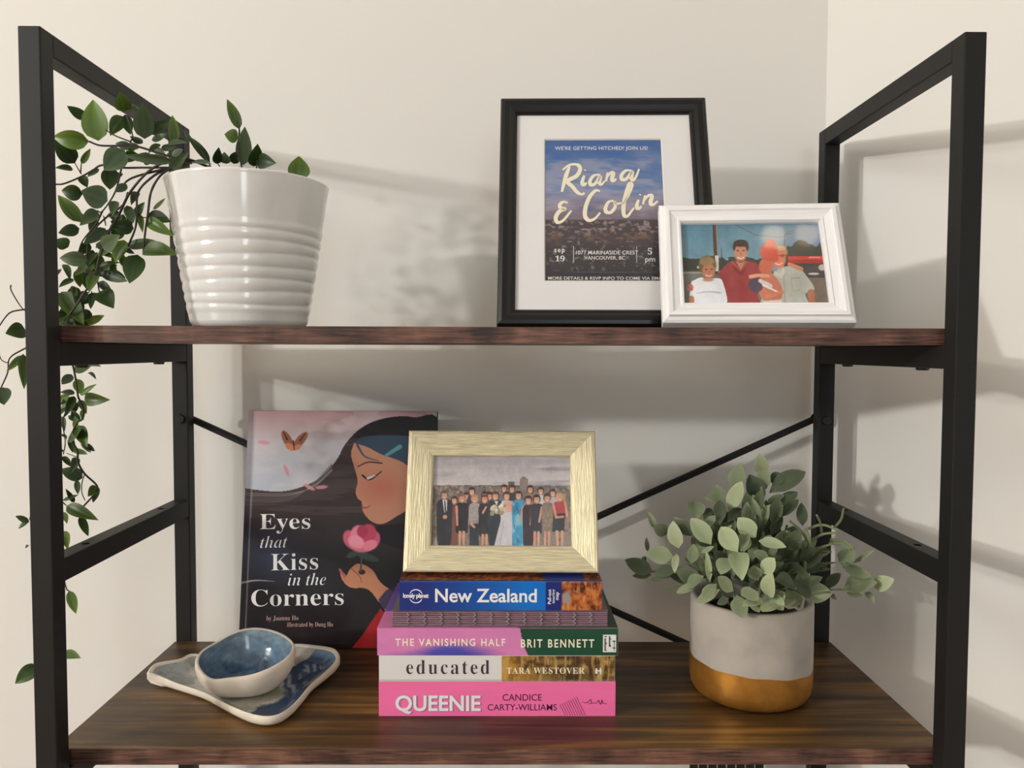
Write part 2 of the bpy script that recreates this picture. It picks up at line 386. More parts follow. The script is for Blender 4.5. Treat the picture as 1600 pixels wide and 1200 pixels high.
# ---------------------------------------------------------------- picture frames
def frame(name, label, X, y, base, Wd, Hd, tilt, yaw, dep, prof, mh, mv, cat='picture frame'):
    t = thing(name, label, cat, (X, y, base+dep*math.sin(tilt)), (-tilt, 0, yaw))
    n = len(prof)
    for side in range(4):
        V = []; F = []
        for e in (0, 1):
            for (u, d) in prof:
                if side == 0: p = ((-Wd/2+u) if e == 0 else (Wd/2-u), d, u)
                elif side == 1: p = ((-Wd/2+u) if e == 0 else (Wd/2-u), d, Hd-u)
                elif side == 2: p = (-Wd/2+u, d, u if e == 0 else Hd-u)
                else: p = (Wd/2-u, d, u if e == 0 else Hd-u)
                V.append(p)
        F = [(i, (i+1) % n, n+(i+1) % n, n+i) for i in range(n)]
        bm = bmesh.new(); bv = [bm.verts.new(p) for p in V]
        for q in F: bm.faces.new([bv[i] for i in q])
        bm.faces.new(bv[:n]); bm.faces.new(bv[n:])
        put('frame_rail', bm_mesh(bm), mh if side < 2 else mv, t)
    w = prof[-2][0]
    put('backing_board', box(-Wd/2+w*.5, Wd/2-w*.5, dep-.0035, dep-.0005, w*.5, Hd-w*.5), M['backing'], t)
    # easel leg: hinged on the back, foot on the surface the frame stands on
    h = Hd*.62; ct, st = math.cos(tilt), math.sin(tilt)
    wy, wz = h*st+dep*ct, h*ct-dep*st+dep*st            # hinge relative to pivot foot level
    fy = wy+h*.36; fz = 0.0
    def loc(yy, zz):                                     # world offsets -> frame coordinates
        zz = zz-dep*st; return (yy*ct-zz*st, yy*st+zz*ct)
    a = loc(wy, wz); b = loc(fy, fz+.0006); th = .003
    dirv = Vector((b[0]-a[0], b[1]-a[1])).normalized(); nrm = Vector((-dirv[1], dirv[0]))
    if nrm[0] < 0: nrm = -nrm
    leg = prism([a, b, (b[0]+nrm[0]*th, b[1]+nrm[1]*th+.001), (a[0]+nrm[0]*th, a[1]+nrm[1]*th)], -.022, .022)
    put('easel_leg', leg, M['backing'], t)
    return t
# black frame with the invitation
w = .0185
prof = [(0, .015), (0, .004), (.0015, .0012), (.005, 0), (.010, .001), (.014, .0036), (.0165, .0042), (w, .0062), (w, .0095), (w*.5, .0095), (w*.5, .015)]
bf = frame('framed_invitation', 'black picture frame holding a matted invitation, leaning on the upper board', .106, .10, Z1, .2273, .2704, .3351, -.0316, .015,
           [(0, .015), (0, .004), (.0015, .0012), (.005, 0), (.010, .001), (.014, .0036), (.0165, .0042), (w, .0062), (w, .0095), (w*.5, .0110), (w*.5, .015)], M['blackframe'], M['blackframe'])
iw, ih = .1292, .1705                   # visible print
icx, iz0 = -.0005, .0515
mo = (-.2273/2+w-.002, .2273/2-w+.002, w-.002, .2704-w+.002)
mi = (icx-iw/2, icx+iw/2, iz0, iz0+ih)
y1, y2 = .0085, .0098
V = [(mo[0], y1, mo[2]), (mo[1], y1, mo[2]), (mo[1], y1, mo[3]), (mo[0], y1, mo[3]), (mi[0], y1, mi[2]), (mi[1], y1, mi[2]), (mi[1], y1, mi[3]), (mi[0], y1, mi[3])]
mt = put('mat_board', mesh(V, [(i, (i+1) % 4, 4+(i+1) % 4, 4+i) for i in range(4)]), M['mat'], bf)
bv_ = .0011
V = [(mi[0], y1, mi[2]), (mi[1], y1, mi[2]), (mi[1], y1, mi[3]), (mi[0], y1, mi[3]), (mi[0]+bv_, y2, mi[2]+bv_), (mi[1]-bv_, y2, mi[2]+bv_), (mi[1]-bv_, y2, mi[3]-bv_), (mi[0]+bv_, y2, mi[3]-bv_)]
put('mat_bevel', mesh(V, [(i, (i+1) % 4, 4+(i+1) % 4, 4+i) for i in range(4)]), M['matcore'], mt)
q = Quad(427, 1205, 440, 1248, 390, 1367, iw, ih, icx, iz0)
c = Cv(q, 250, 320); X, Y = c.X, c.Y
c.grad(Y < 2000, (62, 100, 160), (118, 138, 178), (Y-390)/420)
c.grad(np.clip((Y-740)/120, 0, 1), (150, 140, 158), (120, 108, 122), (Y-760)/220)
cl = c.noise(180, 46, 3); c.mix(np.clip((cl-.45)*3.2, 0, .62)*(Y < 960)*np.clip((Y-430)/120, 0, 1), (168, 164, 184))
c.mix(np.clip((.42-cl)*3, 0, .5)*(Y < 900), (44, 92, 168))
c.mix(np.clip((Y-948)/14, 0, 1), (74, 66, 72))
nz = c.noise(26, 15, 9); c.mix(np.clip((nz-.5)*5, 0, .8)*((Y > 960) & (Y < 1110))*np.clip((1130-Y)/110, 0, 1), (170, 150, 148))
c.mix(np.clip((c.noise(60, 22, 4)-.56)*6, 0, .8)*((Y > 1040) & (Y < 1150)), (128, 92, 76))
c.mix(np.clip((Y-1080)/90, 0, .88), (58, 57, 60))
c.mix(np.clip((c.noise(20, 16, 12)-.62)*7, 0, .7)*(Y > 1100), (150, 140, 138))
c.mix(np.clip((Y-1270)/60, 0, .8), (46, 45, 50)); c.rect(620, 1303, 1250, 1306, (120, 118, 118), .7)
pr = c.build('invitation_print', bf, M['print'], y2+.0001)
ty = y2-.0003
letter('lettering', "WE'RE GETTING HITCHED! JOIN US!", q, 500, 1112, 467, 441, M['txtw'], pr, ty, .004, 1.05)
scr = [[(598, 585), (575, 650), (548, 765)], [(552, 610), (595, 576), (645, 572), (668, 602), (645, 652), (585, 690), (618, 728), (650, 768), (682, 782), (698, 770)],
       [(694, 650), (682, 698), (694, 716), (712, 700)], [(698, 617), (703, 609)],
       [(802, 645), (760, 650), (733, 690), (742, 718), (772, 703), (800, 655), (795, 700), (808, 715), (830, 690)],
       [(850, 630), (838, 692)], [(841, 668), (868, 633), (886, 634), (878, 676), (889, 689), (906, 672)],
       [(1010, 616), (970, 616), (940, 650), (946, 680), (976, 672), (1010, 622), (1005, 668), (1019, 684), (1040, 650), (1056, 604)],
       [(588, 842), (560, 834), (536, 852), (540, 874), (568, 884), (532, 902), (510, 942), (522, 975), (556, 964), (590, 924), (612, 894)],
       [(800, 762), (772, 756), (732, 800), (706, 870), (702, 930), (727, 962), (766, 950), (802, 908)],
       [(888, 826), (856, 836), (836, 876), (842, 904), (872, 906), (900, 868), (894, 832), (906, 848), (940, 842)],
       [(950, 852), (986, 790), (1011, 722), (996, 706), (976, 760), (956, 850), (956, 920), (976, 935), (1002, 905), (1022, 876)],
       [(1052, 820), (1041, 865), (1052, 882), (1072, 864)], [(1060, 790), (1066, 782)],
       [(1096, 790), (1082, 852)], [(1086, 830), (1118, 791), (1140, 796), (1131, 840), (1146, 856), (1178, 830)]]
strokes('script_lettering', q, scr, 25, M['txtcream'], pr, ty)
letter('lettering', 'sep', q, 503, 571, 1176, 1153, M['txtw'], pr, ty, .01, 1.2)
letter('lettering', mb('')+'\U0001D7CF\U0001D7D7', q, 510, 571, 1236, 1198, M['txtw'], pr, ty)
letter('lettering', '1077 MARINASIDE CREST', q, 645, 1050, 1190, 1165, M['txtw'], pr, ty, .004)
letter('lettering', 'VANCOUVER, BC', q, 700, 965, 1224, 1201, M['txtw'], pr, ty, .004)
letter('lettering', '\U0001D7D3', q, 1112, 1140, 1190, 1147, M['txtw'], pr, ty)
letter('lettering', 'pm', q, 1095, 1160, 1237, 1215, M['txtw'], pr, ty, .01)
letter('lettering', 'MORE DETAILS & RSVP INFO TO COME VIA EMAIL', q, 465, 1228, 1356, 1336, M['txtw'], pr, ty, .004)
strokes('divider_lines', q, [[(629, 1135), (629, 1246)], [(1040, 1135), (1040, 1246)]], 5, M['txtw'], pr, ty)
put('glass_pane', box(-.2273/2+w-.001, .2273/2-w+.001, .0066, .0076, w-.001, .2704-w+.001), M['glass'], bf)

# white frame with the family photograph
w = .0215
prof = [(0, .018), (0, .0055), (.002, .0035), (.005, .0025), (.006, 0), (.0095, 0), (.0105, .0016), (.0175, .0042), (.0185, .003), (.0205, .0034), (w, .0065), (w, .010), (w*.5, .0115), (w*.5, .018)]
WW, WH = .1783, .1357
wf = frame('photo_frame', 'white moulded photo frame with four people, in front of the black frame', .2404, .045, Z1, WW, WH, .4541, -.1048, .018, prof, M['whiteH'], M['whiteV'], 'photo frame')
pw, ph = WW-2*w+.002, WH-2*w+.002
q = Quad(240, 1252, 270, 1330, 248, 833, pw, ph, 0, w-.001)
c = Cv(q, 330, 225); X, Y = c.X, c.Y
c.grad(Y < 2000, (84, 134, 158), (122, 158, 178), (Y-250)/330); c.mix(np.clip((X-900)/500, 0, .35)*(Y < 520), (120, 132, 160))
tr = c.noise(70, 60, 2)
c.mix((Y > 520-60*tr)*(X < 560)*1., (52, 62, 56)); c.mix((Y > 470+60*tr)*((X > 540) & (X < 860))*1., (48, 58, 52))
c.mix((Y > 330+110*tr+np.clip(1090-X, 0, 200)*.4)*(X > 1000)*1., (54, 62, 54))
c.rect(200, 590, 1400, 900, (108, 112, 104)); c.rect(1040, 560, 1400, 640, (70, 66, 70)); c.rect(200, 596, 620, 606, (150, 156, 150))
c.rect(900, 640, 1400, 900, (120, 108, 98)); c.rect(1030, 490, 1400, 512, (206, 60, 58)); c.rect(1030, 512, 1400, 538, (168, 40, 44))
c.rect(1180, 494, 1260, 502, (228, 150, 150)); c.ell(1275, 570, 26, 22, (190, 180, 175)); c.ell(1215, 614, 40, 8, (200, 196, 190))
c.line([(493, 240), (512, 600)], 22, 26, (74, 54, 44)); c.line([(512, 250), (524, 480)], 7, 8, (150, 130, 110)); c.rect(502, 480, 528, 592, (206, 206, 200))
c.line([(640, 250), (800, 335), (960, 352), (1100, 310)], 4, 4, (70, 80, 90)); c.line([(1100, 246), (1280, 275)], 4, 4, (60, 70, 80))
c.line([(1005, 420), (1005, 350), (1030, 315), (1066, 303)], 7, 6, (90, 84, 80)); c.line([(548, 430), (552, 520)], 5, 5, (60, 60, 60)); c.ell(380, 562, 10, 10, (240, 240, 240))
sk = (196, 134, 104); skd = (150, 92, 70)
c.poly([(520, 612), (585, 545), (640, 520), (740, 520), (812, 545), (850, 640), (812, 760), (820, 840), (572, 840), (566, 690)], (150, 52, 60), smooth=4)
c.line([(640, 560), (690, 590)], 30, 60, (132, 40, 50)); c.poly([(655, 520), (725, 520), (690, 588)], sk); c.line([(625, 525), (690, 590), (735, 525)], 10, 10, (176, 84, 84))
c.ell(690, 420, 58, 50, (44, 34, 34)); c.ell(688, 462, 46, 64, sk); c.ell(690, 392, 52, 26, (40, 32, 32)); c.ell(668, 446, 10, 5, (60, 40, 36)); c.ell(710, 446, 10, 5, (60, 40, 36))
c.ell(692, 470, 8, 14, (178, 112, 88)); c.line([(668, 494), (690, 504), (712, 494)], 8, 6, (240, 225, 215), smooth=3); c.ell(690, 524, 26, 8, skd, .3)
c.poly([(330, 662), (400, 634), (440, 650), (520, 640), (560, 672), (580, 840), (350, 840), (352, 790), (316, 765)], (232, 234, 240), smooth=3)
c.line([(372, 745), (450, 735), (540, 742)], 5, 12, (186, 184, 204), smooth=3); c.line([(330, 780), (332, 840)], 38, 42, (196, 128, 98)); c.ell(318, 706, 26, 26, (196, 116, 100)); c.line([(300, 696), (330, 720)], 5, 5, (150, 80, 70))
c.ell(446, 548, 66, 68, (116, 92, 66)); c.ell(455, 592, 46, 58, (188, 124, 96)); c.ell(440, 520, 54, 30, (150, 124, 90)); c.ell(436, 578, 9, 5, (80, 50, 44)); c.ell(478, 578, 9, 5, (80, 50, 44)); c.line([(436, 618), (458, 626), (478, 618)], 7, 6, (235, 215, 205), smooth=3)
c.ell(458, 598, 7, 10, (168, 104, 80)); c.ell(452, 652, 40, 12, (196, 140, 116), .3)
c.poly([(920, 615), (990, 565), (1100, 565), (1165, 630), (1222, 722), (1152, 752), (1165, 840), (850, 840), (872, 720)], (182, 184, 176), smooth=3)
c.line([(1195, 745), (1208, 840)], 50, 46, (176, 112, 84)); c.rect(1055, 640, 1118, 645, (140, 142, 138)); c.line([(1055, 645), (1062, 730), (1118, 725)], 4, 4, (150, 152, 148)); c.line([(1000, 590), (1010, 830)], 5, 5, (150, 150, 144))
c.line([(1040, 545), (1125, 580)], 26, 30, (206, 134, 106)); c.poly([(930, 590), (975, 610), (1000, 570), (1010, 600), (985, 650), (930, 620)], (206, 206, 198))
c.ell(968, 462, 60, 46, (186, 140, 104)); c.ell(962, 505, 54, 70, (214, 122, 92)); c.ell(968, 430, 50, 18, (208, 170, 132)); c.line([(915, 484), (1022, 480)], 5, 5, (100, 60, 50)); c.ell(940, 486, 16, 10, (140, 70, 60)); c.ell(990, 484, 16, 10, (140, 70, 60)); c.line([(940, 538), (965, 548), (990, 536)], 8, 6, (240, 215, 205), smooth=3)
c.poly([(830, 640), (900, 600), (985, 700), (975, 790), (870, 800), (820, 740)], (198, 120, 98), smooth=4); c.ell(800, 690, 52, 52, (72, 62, 84)); c.line([(830, 660), (900, 700)], 26, 40, (220, 206, 206)); c.line([(850, 690), (960, 740)], 14, 12, (236, 224, 220)); c.line([(880, 770), (990, 740)], 30, 24, (214, 130, 98))
c.ell(870, 560, 50, 58, (206, 108, 80)); c.line([(760, 632), (820, 622), (890, 628)], 26, 22, (222, 160, 122), smooth=3)
for (a, b, r) in ((905, 400, 40), (868, 440, 38), (920, 450, 40), (884, 478, 44), (930, 500, 34), (850, 470, 22)): c.ell(a, b, r, r*.85, (206, 78, 64), .3)
c.poly([(850, 800), (985, 790), (990, 840), (840, 840)], (228, 214, 208))
c.tint(c.noise(7, 7, 8), 8); c.tint(c.noise(70, 80, 40), 16)
pr = c.build('family_photo', wf, M['printg'], .0098)
put('glass_pane', box(-pw/2, pw/2, .0072, .0082, w-.001, w-.001+ph), M['glass'], wf)

# ---------------------------------------------------------------- stack of books
def book(name, label, x0, x1, z0, z1, y0, dep, cov, hard=True, yaw=0, group='books in the stack under the gold frame'):
    th = .0026 if hard else .0009; cxm = (x0+x1)/2
    t = thing(name, label, 'book', (cxm, y0, z0), (0, 0, yaw), group)
    hx = (x1-x0)/2; h = z1-z0
    bm = bmesh.new()
    for (a, b, c_, d, e, f) in ((-hx, hx, 0, dep, 0, th), (-hx, hx, 0, dep, h-th, h), (-hx, hx, 0, th, th*.9, h-th*.9)):
        r = bmesh.ops.create_cube(bm, size=1)
        for v in r['verts']: v.co = Vector(((a+b)/2+v.co.x*(b-a), (c_+d)/2+v.co.y*(d-c_), (e+f)/2+v.co.z*(f-e)))
    put('cover', bm_mesh(bm), cov, t)
    ins = .003 if hard else .0003
    put('page_block', box(-hx+ins, hx-ins, th+.0002, dep-ins-.0003, th*.97, h-th*.97), M['pages'], t)
    return t, hx, h
def spine(t, hx, h, x0, x1, y0, y1, nx, ny, base):
    q = Quad(x0, x1, x0, x1, y0, y1, 2*hx-.0006, h-.0006, 0, .0003); return q, Cv(q, nx, ny, base)
SY = .0915
zs = [Z2, .9111, .9380, .9665, .9842, 1.0145]
# pink hardcover
t, hx, h = book('book', 'pink hardback with bold white title, lowest of the book stack', -.1262, .1148, zs[0], zs[1], SY-.0005, .152, M['cov_pink'])
q, c = spine(t, hx, h, 47, 1527, 705, 920, 300, 44, (248, 116, 172)); c.tint(c.noise(300, 60, 4), 5); sp = c.build('spine_print', t, M['print'], -.0003)
letter('title_shadow', 'QUEENIE', q, 158, 690, 889, 792, M['txtshadow'], sp, -.0005, .035)
letter('title', 'QUEENIE', q, 150, 683, 885, 788, M['txtw'], sp, -.0007, .022)
letter('author', 'CANDICE', q, 820, 1066, 822, 780, M['txtplum'], sp, -.0005, .003)
letter('author', 'CARTY-WILLIAMS', q, 727, 1160, 884, 844, M['txtplum'], sp, -.0005, .003)
strokes('hatching', q, [[(1180+13*i, 846-6*i), (1180+13*i+(916-846+6*i)*.48, 916)] for i in range(9)], 4.5, M['txtplum'], sp, -.0005)
strokes('emblem', q, [[(1318, 830), (1345, 836), (1362, 826), (1372, 816), (1378, 838), (1360, 842)], [(1378, 838), (1410, 836), (1422, 820), (1436, 846), (1444, 818), (1450, 838), (1476, 842)]], 5, M['txtplum'], sp, -.0005)
# white and brown paperback
t, hx, h = book('book', 'white and brown paperback with thin serif title, second from the bottom of the stack', -.1260, .1140, zs[1], zs[2], SY, .148, M['cov_white'], False)
q, c = spine(t, hx, h, 48, 1527, 542, 702, 360, 60, (226, 222, 220)); X, Y = c.X, c.Y
m_ = X > 818; br = c.noise(46, 34, 3); b2 = c.noise(16, 90, 6)
c.grad(m_, (196, 142, 56), (112, 82, 44), (X-820)/330); c.mix(m_*np.clip((br-.46)*5, 0, .85)*np.clip((X-820)/160, .15, 1), (62, 44, 24)); c.mix(m_*np.clip((b2-.54)*6, 0, .7), (196, 160, 92)); c.mix(m_*np.clip((.4-br)*5, 0, .6)*np.clip((X-1000)/300, 0, 1), (206, 176, 120))
c.rect(47, 690, 1527, 702, (150, 140, 130), .35)
sp = c.build('spine_print', t, M['print'], -.0003)
letter('title', mb('educated'), q, 218, 740, 655, 568, M['txtdark'], sp, -.0005, -.006, 1.25)
letter('author', mb('TARA WESTOVER'), q, 848, 1338, 653, 614, M['txtcream'], sp, -.0005, -.004, 1.1)
strokes('emblem', q, [[(1412, 618), (1412, 654)], [(1438, 616), (1438, 656)], [(1404, 636), (1446, 634)], [(1404, 646), (1420, 646)]], 14, M['txtw'], sp, -.0005)
# pink and green
t, hx, h = book('book', 'pink and dark green book with spaced cream title, third from the bottom of the stack', -.1277, .1171, zs[2], zs[3], SY, .150, M['cov_rose'])
q, c = spine(t, hx, h, 38, 1545, 370, 535, 330, 46, (216, 130, 184)); X, Y = c.X, c.Y
nz = c.noise(150, 40, 5)
c.mix(np.clip(1-np.hypot((X-520)/330, (Y-545)/95)+.35*(nz-.5), 0, .6)*1.6, (66, 72, 168)); c.mix(np.clip(.55-np.hypot((X-180)/230, (Y-540)/60), 0, 1), (120, 92, 176))
c.poly([(918, 300), (1600, 300), (1600, 600), (985, 600), (985, 540), (950, 470), (932, 380)], (24, 74, 52)); c.tint(nz, 4)
c.rect(1452, 408, 1532, 514, (232, 232, 230))
for i in range(7): c.rect(1460+26*(i % 3), 416+14*i, 1476+26*(i % 3), 424+14*i, (50, 50, 52))
c.rect(1462, 430, 1468, 505, (60, 60, 60)); c.rect(1490, 416, 1496, 470, (60, 60, 60)); c.rect(1518, 440, 1524, 506, (60, 60, 60))
sp = c.build('spine_print', t, M['print'], -.0003)
letter('title', 'THE VANISHING HALF', q, 150, 838, 476, 432, M['txtcream'], sp, -.0005, .02, 1.3)
letter('author', 'BRIT BENNETT', q, 936, 1396, 485, 436, M['txtcream'], sp, -.0005, .02, 1.3)
# its front cover print, seen from above round the notebook
def top_print(t, hx, dep, h, fn, nx=60, ny=24):
    nxv = np.linspace(-hx+.0003, hx-.0003, nx); nyv = np.linspace(.0003, dep-.0003, ny)
    V = [(a, b, h+.0002) for b in nyv for a in nxv]; F = [(j*nx+i, j*nx+i+1, (j+1)*nx+i+1, (j+1)*nx+i) for j in range(ny-1) for i in range(nx-1)]
    me = mesh(V, F); a = me.color_attributes.new('Col', 'FLOAT_COLOR', 'POINT')
    for k, v in enumerate(V): a.data[k].color = L4(fn(v[0], v[1]))
    return put('front_print', me, M['print'], t)
top_print(t, hx, .150, h, lambda x, y: (24, 70, 50) if x > .02 else ((216, 130, 184) if y < .05+.3*(x+.12) else (110, 90, 176)))
# stitched notebook
t = thing('notebook', 'grey notebook with bare stitched spine, between the green book and the blue book', 'notebook', (-.003, SY+.0015, zs[3]), (0, 0, 0))
hx = .1100; h = zs[4]-zs[3]
put('cover', box(-hx, hx, .0012, .146, 0, .0012), M['cov_grey'], t); put('cover', box(-hx, hx, .0012, .146, h-.0012, h), M['cov_grey'], t)
for k in range(7):
    z = .0013+k*(h-.0026)/7; put('page_section', box(-hx+.0004, hx-.0004, .0004*(k % 2), .145, z, z+(h-.0026)/7-.0003, .0006, 1), M['sig'], t)
for k in range(12):
    x = -hx+.0165+k*(2*hx-.034)/11
    bm = bmesh.new()
    V = [];
    for j in range(7):
        z = .0013+(j+.5)*(h-.0026)/7; V.append((x+(.0013 if j % 2 else -.0013), -.0006, z))
    put('stitching', tube(V, .00075, seg=6), M['thread'], t); bm.free()
# travel guide
t, hx, h = book('book', 'blue travel guide with white title and wood carving picture, top of the book stack', -.1052, .1004, zs[4], zs[5], SY+.001, .130, M['cov_nzblue'], False)
q, c = spine(t, hx, h, 178, 1443, 72, 256, 330, 54, (24, 60, 140)); X, Y = c.X, c.Y
c.grad(X < 1090, (30, 50, 128), (0, 112, 206), np.clip((X-330)/640, 0, 1)); c.rect(1090, 0, 1190, 300, (20, 40, 118))
nz = c.noise(40, 34, 2); m_ = (X > 1190)*1.
c.mix(m_, (146, 74, 40)); c.mix(m_*np.clip((nz-.5)*5, 0, .8), (204, 122, 62)); c.mix(m_*np.clip((.45-nz)*6, 0, .85), (72, 30, 20)); c.mix(m_*np.clip((c.noise(14, 60, 7)-.58)*6, 0, .6), (230, 160, 90))
c.ell(1222, 175, 24, 42, (150, 148, 150), .3); c.rect(178, 72, 1443, 76, (120, 150, 200), .4)
sp = c.build('spine_print', t, M['printg'], -.0003)
letter('title', 'New Zealand', q, 400, 1036, 203, 119, M['txtw'], sp, -.0005, .018)
letter('publisher', 'lonely planet', q, 200, 360, 176, 148, M['txtw'], sp, -.0006, .03, .92)
ring = [(280+41*math.cos(a), 167+42*math.sin(a)) for a in np.linspace(R(200), R(340), 15)]
ring2 = [(280+41*math.cos(a), 167+42*math.sin(a)) for a in np.linspace(R(25), R(155), 15)]
strokes('emblem', q, [ring, ring2], 7, M['txtw'], sp, -.0005, 2)
for s_, xb, xt, a, b in (('Pull-out', 1125, 1104, 216, 122), ('touring', 1147, 1131, 212, 122), ('map', 1172, 1157, 190, 140)):
    letter('caption', s_, q, a, b, xb, xt, M['txtw'], sp, -.0005, .015, 1, True)
def nzt(x, y):
    r = rng.random()
    if .045 < x < .085 and y < .03: return (26, 44, 120)
    return (150, 80, 40) if r > .6 else ((96, 40, 22) if r > .3 else (60, 24, 16))
top_print(t, hx, .130, h, nzt, 80, 30)

# gold frame
w = .0275
GW, GH = .2028, .1501
prof = [(0, .012), (0, .0012), (.0012, 0), (.004, -.0004), (.022, .0022), (.0262, .0034), (w, .0052), (w, .008), (w*.5, .0085), (w*.5, .012)]
gf = frame('photo_frame', 'champagne gold photo frame with a wedding group, standing on the book stack', -.0026, .1086, zs[5]+.0003, GW, GH, .3367, -.0122, .012, prof, M['goldH'], M['goldV'], 'photo frame')
pw, ph = GW-2*w+.002, GH-2*w+.002
q = Quad(284, 1262, 266, 1276, 258, 892, pw, ph, 0, w-.001)
c = Cv(q, 340, 225); X, Y = c.X, c.Y
c.grad(Y < 2000, (172, 168, 176), (210, 202, 204), (Y-258)/210); c.mix(np.clip((c.noise(420, 42, 6)-.5)*3, 0, .6)*(Y < 470), (212, 204, 204)); c.mix(np.clip((.45-c.noise(380, 50, 16))*3, 0, .5)*(Y < 470), (134, 132, 142))
sk_ = 468+14*(c.noise(60, 900, 3)-.5)
c.mix((Y > sk_)*1., (126, 116, 112)); c.mix((Y > sk_)*np.clip((c.noise(18, 26, 8)-.5)*5, 0, .8), (92, 84, 84)); c.mix((Y > sk_)*np.clip((c.noise(15, 20, 18)-.58)*6, 0, .8), (180, 166, 152))
c.rect(818, 440, 862, 500, (104, 98, 100)); c.rect(900, 418, 960, 500, (140, 128, 122)); c.rect(915, 408, 945, 420, (120, 110, 108))
c.mix((Y > 650)*1., (142, 128, 118)); c.mix((Y > 650)*np.clip((c.noise(30, 20, 28)-.5)*5, 0, .7), (104, 92, 86)); c.poly([(390, 700), (430, 700), (330, 900), (270, 900)], (168, 160, 150)); c.poly([(430, 600), (470, 600), (460, 900), (400, 900)], (128, 84, 74))
skn = (212, 158, 132)
def man(x, hy, col, hair, w=44, bot=885, legs=None, r=24, top=None):
    top = top or hy+30
    c.poly([(x-w, top+30), (x-w*.6, top), (x+w*.6, top), (x+w, top+30), (x+w*.95, top+170), (x+w*.75, bot), (x-w*.75, bot), (x-w*.95, top+170)], col, smooth=3)
    if legs: c.line([(x-12, bot-6), (x-14, 880)], 20, 14, skn); c.line([(x+14, bot-6), (x+14, 880)], 20, 14, skn)
    c.ell(x, hy-4, r+3, r+7, hair); c.ell(x, hy+3, r-4, r+3, skn); c.ell(x, hy-r, r-2, 9, hair); c.line([(x-8, hy+13), (x+8, hy+13)], 4, 4, (240, 225, 220))
dk = (44, 50, 62)
for (x, y_, cc) in ((436, 575, (120, 70, 70)), (522, 548, (150, 130, 130)), (686, 545, (70, 66, 72)), (790, 492, (120, 118, 128)), (846, 494, (60, 58, 70)), (975, 496, (150, 120, 90)), (1050, 508, (210, 206, 206)), (1136, 522, (190, 186, 190)), (560, 512, (70, 62, 70)), (650, 540, (120, 70, 60))):
    man(x, y_, cc, (60, 46, 42), 36, 700, r=21)
man(365, 540, dk, (96, 84, 80), 56); c.poly([(352, 572), (384, 572), (382, 650), (366, 660)], (225, 222, 222)); c.line([(368, 580), (374, 650)], 8, 10, (30, 30, 40)); c.ell(370, 690, 16, 14, skn)
man(490, 562, (38, 40, 50), (150, 100, 76), 46, 800, True); c.line([(452, 620), (458, 745)], 20, 14, skn)
man(580, 566, (172, 164, 162), (180, 140, 110), 42, 740); c.rect(545, 735, 612, 900, (48, 56, 70)); c.mix(np.clip((c.noise(9, 9, 4)-.5)*5, 0, .5)*((X > 540) & (X < 620) & (Y > 610) & (Y < 735)), (120, 112, 116)); c.line([(560, 740), (580, 760)], 20, 14, skn)
man(652, 566, (40, 44, 56), (120, 56, 46), 44, 820, True); c.line([(640, 660), (662, 620)], 16, 12, skn)
man(728, 545, (46, 56, 66), (90, 60, 46), 54); c.poly([(722, 578), (748, 578), (738, 610)], (228, 226, 226))
man(808, 545, (206, 204, 212), (66, 46, 42), 44, 890); c.poly([(770, 700), (845, 690), (850, 900), (718, 900)], (206, 204, 212)); c.poly([(790, 580), (850, 575), (856, 650), (800, 660)], (224, 172, 152)); c.line([(790, 720), (760, 890)], 6, 8, (180, 178, 190))
for k in range(26):
    a, b = rng.uniform(-52, 52), rng.uniform(-36, 36); c.ell(756+a, 636+b*.9, 14, 12, rng.choice([(236, 226, 206), (220, 206, 186), (150, 150, 120), (210, 180, 160)]), .3)
man(892, 540, (62, 156, 196), (50, 40, 44), 46, 885); c.mix(np.clip((c.noise(26, 60, 9)-.48)*6, 0, .8)*((X > 850) & (X < 938) & (Y > 590)), (150, 206, 222)); c.mix(np.clip((.42-c.noise(24, 50, 19))*6, 0, .7)*((X > 850) & (X < 938) & (Y > 590)), (30, 100, 150)); c.line([(925, 620), (908, 710)], 18, 16, skn)
man(962, 574, (52, 40, 52), (50, 34, 36), 40, 890); c.line([(985, 630), (985, 690)], 16, 20, (176, 46, 52)); c.line([(985, 690), (978, 740)], 16, 12, skn)
man(1022, 566, (42, 44, 58), (40, 30, 34), 44, 800, True); c.line([(1060, 620), (1040, 720)], 18, 14, skn)
man(1096, 558, (136, 118, 102), (70, 46, 40), 40, 800, True); c.mix(np.clip((c.noise(8, 12, 3)-.5)*4, 0, .4)*((X > 1060) & (X < 1130) & (Y > 620) & (Y < 790)), (176, 160, 140))
man(1185, 552, (182, 62, 72), (204, 160, 108), 48, 690); c.poly([(1140, 665), (1225, 660), (1218, 790), (1132, 790)], (34, 36, 48)); c.line([(1168, 790), (1172, 880)], 24, 16, skn); c.line([(1204, 790), (1204, 880)], 24, 16, skn); c.line([(1142, 610), (1160, 690), (1210, 685)], 18, 14, skn); c.line([(1226, 590), (1238, 680)], 18, 14, skn); c.line([(1215, 530), (1222, 600)], 14, 14, (198, 150, 96))
c.tint(c.noise(8, 8, 33), 9); c.tint(c.noise(40, 60, 41), 14)
pr = c.build('group_photo', gf, M['printg'], .0078)
put('glass_pane', box(-pw/2, pw/2, .0056, .0064, w-.001, w-.001+ph), M['glass'], gf)

